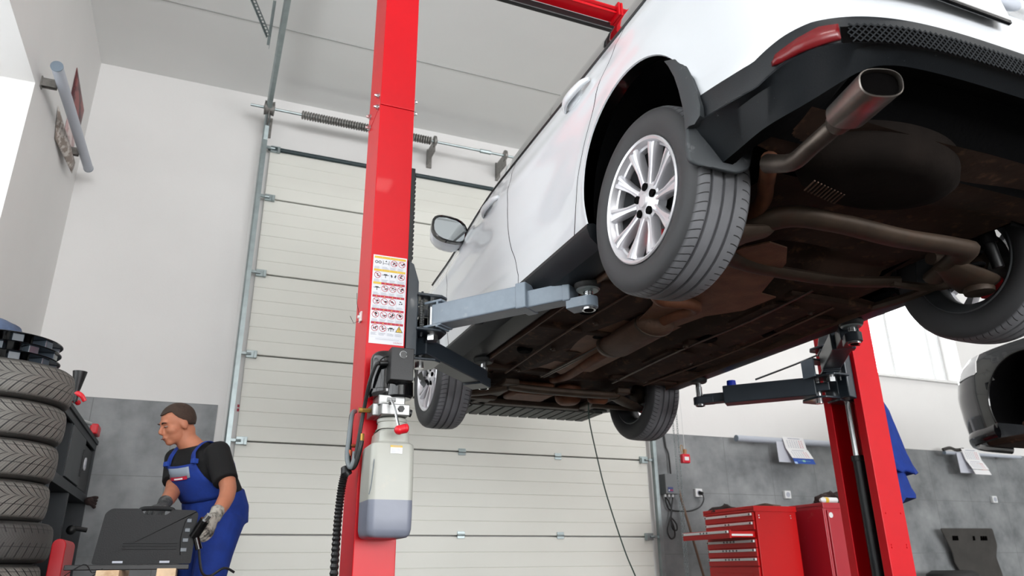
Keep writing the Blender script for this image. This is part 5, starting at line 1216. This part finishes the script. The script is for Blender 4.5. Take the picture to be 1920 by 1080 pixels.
# ================================================================== FAR RIGHT: TOOL CHESTS AND WALL ITEMS
def chest(root, x0, x1, y0, y1, top, red, opened):
    g = G(); th = .012
    g.b2((x0+.02, y0, FZ+.08), (x1, y1, top-.02)); body_ = g.build('chest_body', red, root, smooth=0, bevel=.004)
    g = G(); g.b2((x0, y0-.006, top-.045), (x1+.006, y0+.006, top)); g.b2((x0, y1-.006, top-.045), (x1+.006, y1+.006, top)); g.b2((x1-.006, y0, top-.045), (x1+.006, y1, top)); g.b2((x0, y0, top-.045), (x0+.012, y1, top)); g.b2((x0, y0, top-.03), (x1, y1, top-.022)); g.build('top_tray', red, root, smooth=0, bevel=.002)
    zz = [top-.05-.070*k for k in range(6)]+[top-.05-.42-.24]
    for k in range(6 if opened >= 0 else 0):
        z1, z0 = zz[k], zz[k]-.066; off = .25 if k == opened else 0
        g = G(); g.b2((x0-off, y0+.015, z0), (x0+.018-off, y1-.015, z1))
        if off: g.b2((x0-off, y0+.03, z0+.01), (x0+.02, y0+.036, z1-.01)); g.b2((x0-off, y1-.036, z0+.01), (x0+.02, y1-.03, z1-.01)); g.b2((x0-off, y0+.03, z0+.01), (x0+.02, y1-.03, z0+.014))
        d_ = g.build('drawer', red, root, smooth=0, bevel=.002)
        g = G(); g.b2((x0-.016-off, y0+.025, z1-.026), (x0-off, y1-.025, z1-.006)); g.build('drawer_handle', M['white_trim'] if False else M['frame'], d_, smooth=0, bevel=.002)
        for j, y in enumerate([y0+.04, y1-.04]+[ (y0+y1)/2+(i-(k)/2)*.045 for i in range(k+1)][:5]):
            g = G(); g.b2((x0-.0175-off, y-.007, z1-.023), (x0-.015-off, y+.007, z1-.009)); g.build('handle_mark', M['print_black'], d_, smooth=0)
        if off: g = G(); g.b2((x0-off+.03, y0+.028, z0+.02), (x0-.01, y0+.031, z0+.034)); g.build('drawer_runner', M['steel'], d_, smooth=0)
    if opened < 0:
        g = G(); g.b2((x0, y0, FZ+.08), (x0+.02, y1, top-.045)); g.build('side_panel', red, root, smooth=0, bevel=.003)
    z1 = top-.05-.42; g = G()
    if opened < 0: g.b2((x0+.03, y0-.018, FZ+.1), (x1-.03, y0, top-.06))
    else: g.b2((x0, y0+.015, FZ+.1), (x0+.018, y1-.015, z1-.004))
    d_ = g.build('lower_door', red, root, smooth=0, bevel=.003)
    if opened >= 0: g = G(); g.b2((x0-.004, y0+.10, z1-.16), (x0, y1-.12, z1-.05)); g.build('door_panel_press', red, d_, smooth=0, bevel=.004)
    else: g = G(); g.cyl((x0+.06, y0-.019, top-.10), (x0+.06, y0-.012, top-.10), .022, n=16); g.build('chipped_latch', M['frame'], d_)
    for y in (y0+.06, y1-.06):
        for x in (x0+.07, x1-.07): g = G(); g.cyl((x, y-.02, FZ+.045), (x, y+.02, FZ+.045), .045, n=18); g.build('castor', M['rubber'], root)
    for x in (x0+.05, x1-.06):
        for z in (top-.075, top-.095): g = G(); g.cyl((x, y0-.003, z), (x, y0+.001, z), .005, n=10); g.build('side_screw', M['steel'], root)
t = thing('tool_chest', 'bright red roller tool chest with white drawer pulls and one drawer open', 'tool chest', (4.47, 5.49, FZ)); chest(t, 4.25, 4.69, 5.15, 5.83, .462, M['chest_red'], 2)
t = thing('tool_chest', 'worn pinkish red tool chest half hidden behind the right lift column', 'tool chest', (5.05, 5.3, FZ)); chest(t, 4.80, 5.32, 4.95, 5.63, .482, M['chest_dull'], -1)
def blob(name, c, s_, seed, mt, label, cat, n=22):
    r2 = random.Random(seed); ks = [(r2.uniform(1, 5), r2.uniform(0, 6), r2.uniform(.05, .2)) for _ in range(6)]; g = G(); PP_ = []
    for i in range(n//2+1):
        t = pi*i/(n//2); row = []
        for k in range(n):
            a = 2*pi*k/n; q = 1+sum(w_*sin(f*a+p)*cos(f*t+p) for f, p, w_ in ks); z_ = cos(t)*q; z_ = z_ if z_ > 0 else z_*.05
            row.append(Vector((c[0]+s_[0]*(sin(t)+1e-4)*cos(a)*q, c[1]+s_[1]*(sin(t)+1e-4)*sin(a)*q, c[2]+s_[2]*z_)))
        PP_.append(row)
    g.loft(PP_); return tag(g.build(name, mt, None, at=c, smooth=50), label, cat)
blob('work_glove', (4.36, 5.66, .445), (.09, .15, .055), 3, M['rag'], 'crumpled dark brown glove on the left end of the bright red chest', 'glove')
blob('rag', (5.10, 5.14, .470), (.17, .15, .10), 5, M['rag'], 'bunched black and red rag on the worn red chest', 'rag')
blob('rag', (4.50, 5.32, .445), (.05, .04, .03), 8, M['plate'], 'small grey rag on the bright red chest top', 'rag')
g = G(); g.tube([(4.40, 5.30, .462), (4.52, 5.26, .470), (4.62, 5.24, .468)], [(.010, .014), (.012, .018), (.010, .010)], 8, smooth=4); tag(g.build('wooden_handle', mat('dark_wood', '5A3A2C', .6), None), 'brown handled tool lying across the bright red chest top', 'tool')
g = G(); g.tube([(4.36, 5.30, .458), (4.44, 5.22, .475), (4.50, 5.20, .472)], [(.010, .012), (.012, .016), (.008, .006)], 8, smooth=4); tag(g.build('hand_tool', M['iron'], None), 'dark bent tool at the front corner of the bright red chest', 'tool')
t = thing('grease_tube', 'white and yellow tube lying on the edge of the worn red chest', 'tube', (4.93, 4.99, .50))
g = G(); g.cyl((4.86, 4.99, .505), (5.00, 4.99, .507), .024, .022, n=18); g.build('tube_body', M['frame'], t); g = G(); g.cyl((4.825, 4.99, .505), (4.86, 4.99, .505), .012, .026, n=18); g.build('nozzle', M['frame'], t); g = G(); g.cyl((4.868, 4.99, .505), (4.90, 4.99, .505), .0255, n=18); g.build('yellow_band', M['yellow'], t)
# sockets, control box, cords
sl_ = ('white wall socket with a black plug in it, left of the red chest', 'white wall socket above the bright red tool chest', 'white wall socket on the grey tiles right of the blue jacket')
for k, (x, z) in enumerate(((4.822, .712), (5.99, .722), (9.27, .742))):
    t = thing('wall_socket', sl_[k], 'wall socket', (x, WY-.02, z))
    g = G(); g.b2((x-.042, WY-.05, z-.042), (x+.042, WY-.012, z+.042)); g.build('socket_plate', M['frame'], t, smooth=0, bevel=.005)
    g = G(); g.lathe([(.027, -.052), (.027, -.050), (0, -.050), (0, -.052)], (0, 0, 0), 'Y', 24); g.v = [v+Vector((x, WY, z)) for v in g.v]; g.build('socket_face', M['sticker_grey'], t)
t = thing('plug_lead', 'black plug and lead looping from the wall socket to the control box', 'cable', (4.82, WY-.08, .70))
g = G(); g.cyl((4.822, WY-.05, .715), (4.83, WY-.09, .70), .018, n=14); g.build('plug', M['black_p'], t)
g = G(); g.tube([(4.83, WY-.09, .70), (4.84, WY-.09, .64), (4.80, WY-.07, .57), (4.70, WY-.06, .53), (4.56, WY-.05, .525), (4.44, WY-.05, .54), (4.41, WY-.05, .60), (4.40, WY-.05, .67)], .007, 8, smooth=6); g.build('lead', M['hose'], t)
t = thing('control_box', 'grey door control box with blue keypad on tiles beside the door track', 'control box', (4.445, WY-.06, .78))
g = G(); g.b2((4.372, WY-.12, .685), (4.53, WY-.012, .885)); g.build('box_housing', mat('mid_grey_housing', '6C7072', .5), t, smooth=0, bevel=.006)
g = G(); g.b2((4.395, WY-.124, .705), (4.455, WY-.12, .752)); kp = g.build('keypad', mat('blue_keypad', '26386E', .4), t, smooth=0)
for i in range(3): g = G(); g.b2((4.400+.019*i, WY-.126, .714), (4.412+.019*i, WY-.124, .728)); g.build('key', M['print_red'] if i else M['frame'], kp, smooth=0)
for i in range(3): g = G(); g.cyl((4.395+.045*i, WY-.06, .66), (4.395+.045*i, WY-.06, .687), .013, n=12); g.build('cable_gland', M['frame'], t)
g = G(); g.tube([(4.40, WY-.06, .66), (4.44, WY-.06, .60), (4.46, WY-.06, .52), (4.42, WY-.06, .42), (4.39, WY-.06, .33), (4.42, WY-.06, .26), (4.47, WY-.06, .28), (4.47, WY-.06, .36), (4.44, WY-.06, .46), (4.50, WY-.06, .40), (4.50, WY-.06, .34), (4.45, WY-.06, .36), (4.45, WY-.06, .5), (4.485, WY-.06, .66)], .008, 8, smooth=6); g.build('looped_cable', M['hose'], t)
g = G(); g.tube([(4.49, WY-.05, .885), (4.49, WY-.04, 1.1), (4.46, WY-.03, 1.3), (4.46, WY-.02, 2.4), (4.46, WY-.02, 4.2)], .009, 8, smooth=3); g.build('supply_conduit', M['black_p'], t)
# hoist chain of the door
t = thing('hoist_chain', 'long steel hoist chain hanging beside the sectional door', 'chain', (4.38, 6.3, 1.9))
def chain(name, P0, P1, par, r=.0022, L=.03, w_=.009, z_from=1.75):
    P0, P1 = Vector(P0), Vector(P1); d = P1-P0; n_ = int(d.length/(L*.78)); d.normalize(); g = G()
    for i in range(n_):
        c = P0+d*L*.78*i; a = Vector((1, 0, 0)) if i % 2 else Vector((0, 1, 0)); a = (a-d*a.dot(d)).normalized(); pts = [c+d*(L/2-w_)*(1 if cos(q) > 0 else -1)*min(1, abs(cos(q))*2)+d*w_*cos(q)+a*w_*sin(q) for q in [2*pi*k/10 for k in range(10)]]; g.tube(pts+[pts[0]], r, 4, caps=False)
    return g.build(name, M['galv'], par, smooth=0)
chain('chain_strand', (4.345, 6.32, 2.2), (4.345, 6.32, -.5), t); chain('chain_strand', (4.41, 6.32, 2.2), (4.36, 6.32, -.5), t)
for x in (4.345, 4.41): g = G(); g.cyl((x, 6.32, 2.2), (x, 6.32, 4.1), .004, n=6); g.build('upper_strand', M['galv'], t)
t = thing('pull_switch', 'red pull switch box hanging on a thin cord beside the chain', 'switch', (4.44, 6.3, 1.02))
g = G(); g.b2((4.395, 6.275, .955), (4.485, 6.325, 1.045)); hb = g.build('switch_box', M['red_pull'], t, smooth=0, bevel=.010, seg=3); g = G(); g.b2((4.415, 6.272, .98), (4.465, 6.276, 1.015)); g.build('switch_label', M['paper'], hb, smooth=0)
g = G(); g.tube([(4.44, 6.3, 1.045), (4.445, 6.3, 1.09)], .018, 12); g.build('brown_knob', mat('tan_knob', 'A9764E', .5), t); g = G(); g.tube([(4.41+.0, 6.3, 1.05), (4.395, 6.3, 1.09), (4.40, 6.3, 1.13), (4.42, 6.3, 1.12), (4.42, 6.3, 1.06)], .003, 6, smooth=4); g.build('key_ring', M['brass'], t)
g = G(); g.cyl((4.443, 6.3, 1.09), (4.43, 6.3, 4.1), .002, n=6); g.build('pull_cord', M['frame'], t)
g = G(); g.cyl((4.535, 6.60, .735), (4.74, 6.42, FZ+.05), .012, n=12); t = tag(g.build('broom_handle', M['brown_stick'], None), 'thin brown broom handle leaning on the grey tiles left of the red chest', 'broom')
# tubes on the far wall and calendars
for (x0, x1, z, r, nm, lb) in ((5.30, 6.95, 1.285, .034, 'wall_tube', 'grey tube on the far wall left of the right column, calendar hanging on it'), (8.42, 9.78, 1.270, .022, 'wall_tube', 'thin grey tube on the far wall below the second car')):
    t = thing(nm, lb, 'tube', ((x0+x1)/2, 6.55, z)); g = G(); g.cyl((x0, 6.55, z), (x1, 6.55, z), r, n=24); g.build('tube', M['tube_grey'], t); 
    for x in (x0, x1): g = G(); q = -1 if x == x0 else 1; g.cyl((x, 6.55, z), (x+q*.008, 6.55, z), r+.001, n=24); g.build('end_cap', M['tube_cap'], t)
    for f in (.2, .8): x = lerp(x0, x1, f); g = G(); g.b2((x-.012, 6.55, z-.008), (x+.012, WY-.001, z+.008)); g.build('tube_bracket', M['galv_dark'], t)
def calendar(x0, x1, y, zt, zb, blue, label):
    t = thing('wall_calendar', label, 'calendar', ((x0+x1)/2, y, (zt+zb)/2)); zm = zt-(zt-zb)*.46; z2 = zb+(zt-zb)*.20
    wd = x1-x0
    def flat(g, a0, a1, b0, b1, pl):    # a across, b up in 0..1 of a panel pl = (z0,z1,y0,y1,shift0,shift1)
        P_ = lambda a, b: Vector((x0+wd*a+lerp(pl[4], pl[5], b), lerp(pl[2], pl[3], b), lerp(pl[0], pl[1], b))); g.add([P_(a0, b0), P_(a1, b0), P_(a1, b1), P_(a0, b1)], [(0, 1, 2, 3)])
    A = (zm, zt, y-.035, y-.02, .02, 0); B = (z2, zm, y-.075, y-.035, .05, .02)
    g = G(); flat(g, -.02, 1, 0, 1, A); flat(g, 0, 1.03, 0, 1, B); pg = g.build('calendar_pages', M['paper'], t, smooth=0, solid=.003)
    g = G(); flat(g, -.28, .85, 0, 1, (zb+.02, zt-.05, y-.005, y, 0, -.0)); g.build('backing_board', mat('calendar_backing', 'C9CCD6', .6) if not bpy.data.materials.get('calendar_backing') else bpy.data.materials['calendar_backing'], t, smooth=0, solid=.004)
    g = G(); g2 = G()
    for pl in (A, B):
        pz = (pl[0], pl[1], pl[2]-.003, pl[3]-.003, pl[4], pl[5]); flat(g, .2, .8, .84, .90, pz)
        for r in range(5):
            for c_ in range(7): a = .12+c_*.115; (flat(g2 if c_ > 4 else g, a, a+.05, .66-r*.13, .72-r*.13, pz))
    allc = G(); allc.add(g.v, g.f); allc.cur = 1; allc.add(g2.v, g2.f); allc.build('date_print', (M['sticker_grey'], mat('faded_red_print', 'C77883', .7) if not bpy.data.materials.get('faded_red_print') else bpy.data.materials['faded_red_print']), pg, smooth=0, fix=False)
    g = G(); F_ = (zb, z2, y-.080, y-.070, .075, .052)
    if blue:
        flat(g, 0, 1.0, 0, 1, F_); fp = g.build('footer', mat('calendar_blue', '1E4CA8', .4), t, smooth=0, solid=.002); g = G(); F2 = (zb, z2, y-.083, y-.073, .075, .052); flat(g, .42, .55, .35, .7, F2); flat(g, .2, .42, .5, .55, F2); flat(g, .55, .8, .5, .55, F2); g.cur = 1; flat(g, -.02, .12, -.05, .35, F2); g.build('footer_print', (mat('pale_green_print', '8FC4B0', .5), mat('pale_blue_print', 'A9C6EE', .5)), fp, smooth=0, fix=False)
    else:
        flat(g, .0, 1.0, 0, .9, F_); g.build('footer', M['paper'], t, smooth=0, solid=.002); g = G(); flat(g, .55, .95, .1, .75, (z2-.02, zm, y-.078, y-.039, .05, .02)); g.build('small_picture', art('small_red_picture', ('A8605A', 'D9B8AE'), 30), pg, smooth=0, fix=False)
calendar(5.885, 6.17, 6.52, 1.325, 1.03, True, 'white calendar with blue footer hanging beside the right lift column')
calendar(8.66, 8.94, 6.52, 1.325, 1.01, False, 'white calendar with small red picture on the thin tube at right')
g = G(); g.tube([(8.40, 6.55, 1.305), (8.52, 6.54, 1.33), (8.62, 6.54, 1.31), (8.75, 6.54, 1.325)], [(.015, .02)], 8, smooth=4); tag(g.build('rolled_cloth', M['plate'], None), 'thin dark crumpled cloth lying along the left end of the thin tube', 'cloth')
# leaning underbody cover
g = G(); o_ = [(8.10, .385), (8.98, .39), (9.03, .20), (8.99, .06), (9.06, -.12), (9.10, -.35), (9.0, FZ+.02), (8.45, FZ+.02), (8.42, -.20), (8.36, -.10), (8.28, .0), (8.26, .12), (8.19, .24)]
g.prism(rpoly(o_, .03), (0, 6.62, 0), (1, 0, 0), (0, -.12, 1), (0, -.012, 0)); t = g.build('underbody_cover', M['plate'], None, at=(8.6, 6.6, 0), smooth=30, bevel=.006); tag(t, 'dirty dark grey underbody panel leaning on the tiles at the right', 'panel')
for x in (8.28, 8.31, 8.34, 8.62, 8.75, 8.79, 8.83): g = G(); g.b2((x, 6.556, .25), (x+.015, 6.60, .30)); g.build('panel_slot', M['soot_black'], t, smooth=0)
g = G(); g.lathe([(.13, -.30), (.20, -.29), (.26, -.25), (.28, -.20), (.28, -.16), (.26, -.11), (.20, -.075), (.13, -.075), (.12, -.1), (.12, -.28)], (7.82, 6.3, 0), 'Z', 40, closed=True); tag(g.build('spare_tyre', M['rubber'], None, at=(7.82, 6.3, -.2)), 'dark round tyre at the bottom edge left of the leaning panel', 'tyre')
g = G(); g.lathe([(0, FZ), (.24, FZ), (.24, -.302), (0, -.302)], (7.82, 6.3, 0), 'Z', 24); tag(g.build('drum', M['cab'], None, at=(7.82, 6.3, FZ)), 'grey drum under the dark round tyre beside the leaning panel', 'drum')
# blue work jacket on the far side of the right column
t = thing('work_jacket', 'royal blue work jacket hanging behind the right lift column', 'jacket', (4.05, 3.62, 1.1))
g = G(); rows = []
for z, xr, yy in ((1.20, 3.90, .02), (1.10, 4.10, .05), (1.03, 4.19, .06), (.95, 4.225, .07), (.85, 4.25, .075), (.75, 4.275, .08), (.65, 4.315, .085), (.575, 4.365, .09), (.56, 4.375, .085)):
    rr = []
    for k in range(28):
        a = 2*pi*k/28; x = (3.80+xr)/2+(xr-3.80)/2*cos(a); rr.append(Vector((x, 3.64+yy*sin(a)*(1+.25*sin(x*60+z*5)), z+.012*sin(x*45)-(.03 if z < .6 else 0)*(x-3.9))))
    rows.append(rr)
g.loft(rows); jb = g.build('jacket_body', M['blue'], t, smooth=70)
g = G(); rows = []
for z, x0, x1 in ((.62, 3.95, 4.24), (.55, 3.96, 4.27), (.46, 3.98, 4.30), (.40, 3.99, 4.33), (.375, 4.0, 4.325)):
    rows.append([Vector(((x0+x1)/2+(x1-x0)/2*cos(2*pi*k/22), 3.645+.05*sin(2*pi*k/22)*(1+.2*sin(k*2)), z+.02*(1 if k < 6 or k > 16 else -1)*(z < .41))) for k in range(22)])
g.loft(rows); g.build('sleeve', M['blue'], t, smooth=70)
g = G(); g.cyl((3.777, 3.5, 1.17), (3.86, 3.6, 1.19), .008, n=8); g.build('hook', M['steel'], t)

# ================================================================== SECOND CAR
t = thing('car', 'dark grey car raised on the next lift at the right edge', 'car', (6.8, 3.3, .9))
def c2(p, o_=0): return Vector((p.x+4.625, 4.66-(5.53-p.y)*.85, 1.02+(p.z-1.25)*1.12+.13*sstep(4.4, 5.5, p.y)*min(1, max(0, (p.z-1.45)/.5))*1.0))
A2 = (3.71, 1.19, .385)
cc2 = [c for c in CC if c[0] == 'F' or (c[0] == 'S' and c[1] > 2.6)]; z2_ = [1.25+.71*i/22 for i in range(23)]
P2 = [[c2(v) for v in col_] for col_ in body_grid(cc2, z2_)]
g = G(); idx = {}
def okf(i, j):
    c = (P2[i][j]+P2[i+1][j+1])/2; return math.hypot(c.y-A2[0], c.z-A2[1]) > A2[2]
for i, col_ in enumerate(P2):
    for j, v in enumerate(col_):
        d = math.hypot(v.y-A2[0], v.z-A2[1])
        if A2[2]-.03 < d < A2[2]+.03 and cc2[i][0] == 'S' or (cc2[i][0] == 'F' and abs(d-A2[2]) < .02): v.y = A2[0]+(v.y-A2[0])*A2[2]/d; v.z = A2[1]+(v.z-A2[1])*A2[2]/d
lampsel = lambda i, j: P2[i][j].z > 1.46 and cc2[i][0] == 'F' and rad(8) < cc2[i][1] < rad(58) and P2[i][j].z < 1.72
g.grid(P2, skip=lambda i, j: not okf(i, j) or lampsel(i, j)); bd = g.build('body_shell', M['darkcar'], t, smooth=45)
g = G(); g.grid([[Vector((p.x-.006, p.y+.006, p.z)) for p in c] for c in P2], skip=lambda i, j: not lampsel(i, j)); g.build('headlamp', M['clear'], t, smooth=45)
g = G(); g.grid([[Vector((2*6.805-p.x, p.y, p.z)) for p in c] for c in P2]); g.build('far_side_shell', M['darkcar'], t, smooth=45)
g = G(); r1, r2 = [], []
for i in range(41):
    a = rad(-20+220*i/40); y_, z_ = A2[0]+A2[2]*cos(a), A2[1]+A2[2]*sin(a); ex = .0 if y_ < 3.9 else (y_-3.9)*.10; r1.append(Vector((5.893+ex*.5, y_, z_))); r2.append(Vector((6.35, y_, z_)))
g.grid([r1, r2]); g.add(r2+[Vector((6.35, A2[0], A2[1]))], [(i, i+1, 41) for i in range(40)]); g.build('arch_liner', M['black_u'], t)
g = G(); r0 = [v+Vector((-.006, 0, 0)) for v in r1]; g.tube(r0, .009, 6); g.build('arch_trim', M['black_g'], t)
g = G(); g.b2((6.0, 1.5, 1.0), (7.6, 3.95, 1.06)); g.b2((6.2, 3.95, .93), (7.4, 4.42, .99)); g.build('floor_pan', M['brown'], t, smooth=0, bevel=.03)
g = G(); g.tube([(5.93, 4.1, 1.0), (5.99, 4.33, .98), (6.14, 4.48, .98), (6.4, 4.58, .98), (6.8, 4.62, .98)], [(.03, .06)], 12, smooth=5, up=(0, 0, 1)); g.build('front_spoiler_lip', M['black_g'], t)
g = G(); g.cyl((6.1, 3.6, 1.15), (6.5, 3.6, 1.15), .03, n=12); g.lathe([(.0, 0), (.13, 0), (.13, .02), (0, .02)], (6.02, 3.6, 1.15), 'X', 32); g.tube([(6.2, 3.5, 1.05), (6.5, 3.6, 1.0), (6.7, 3.8, .98)], .03, 10, smooth=4); g.build('hub_and_arm', M['iron'], t)
g = G(); g.tube([(6.1, 3.45, 1.3), (6.08, 3.38, 1.2), (6.10, 3.30, 1.05)], .012, 8); g.build('brake_hose', M['steel_w'], t)
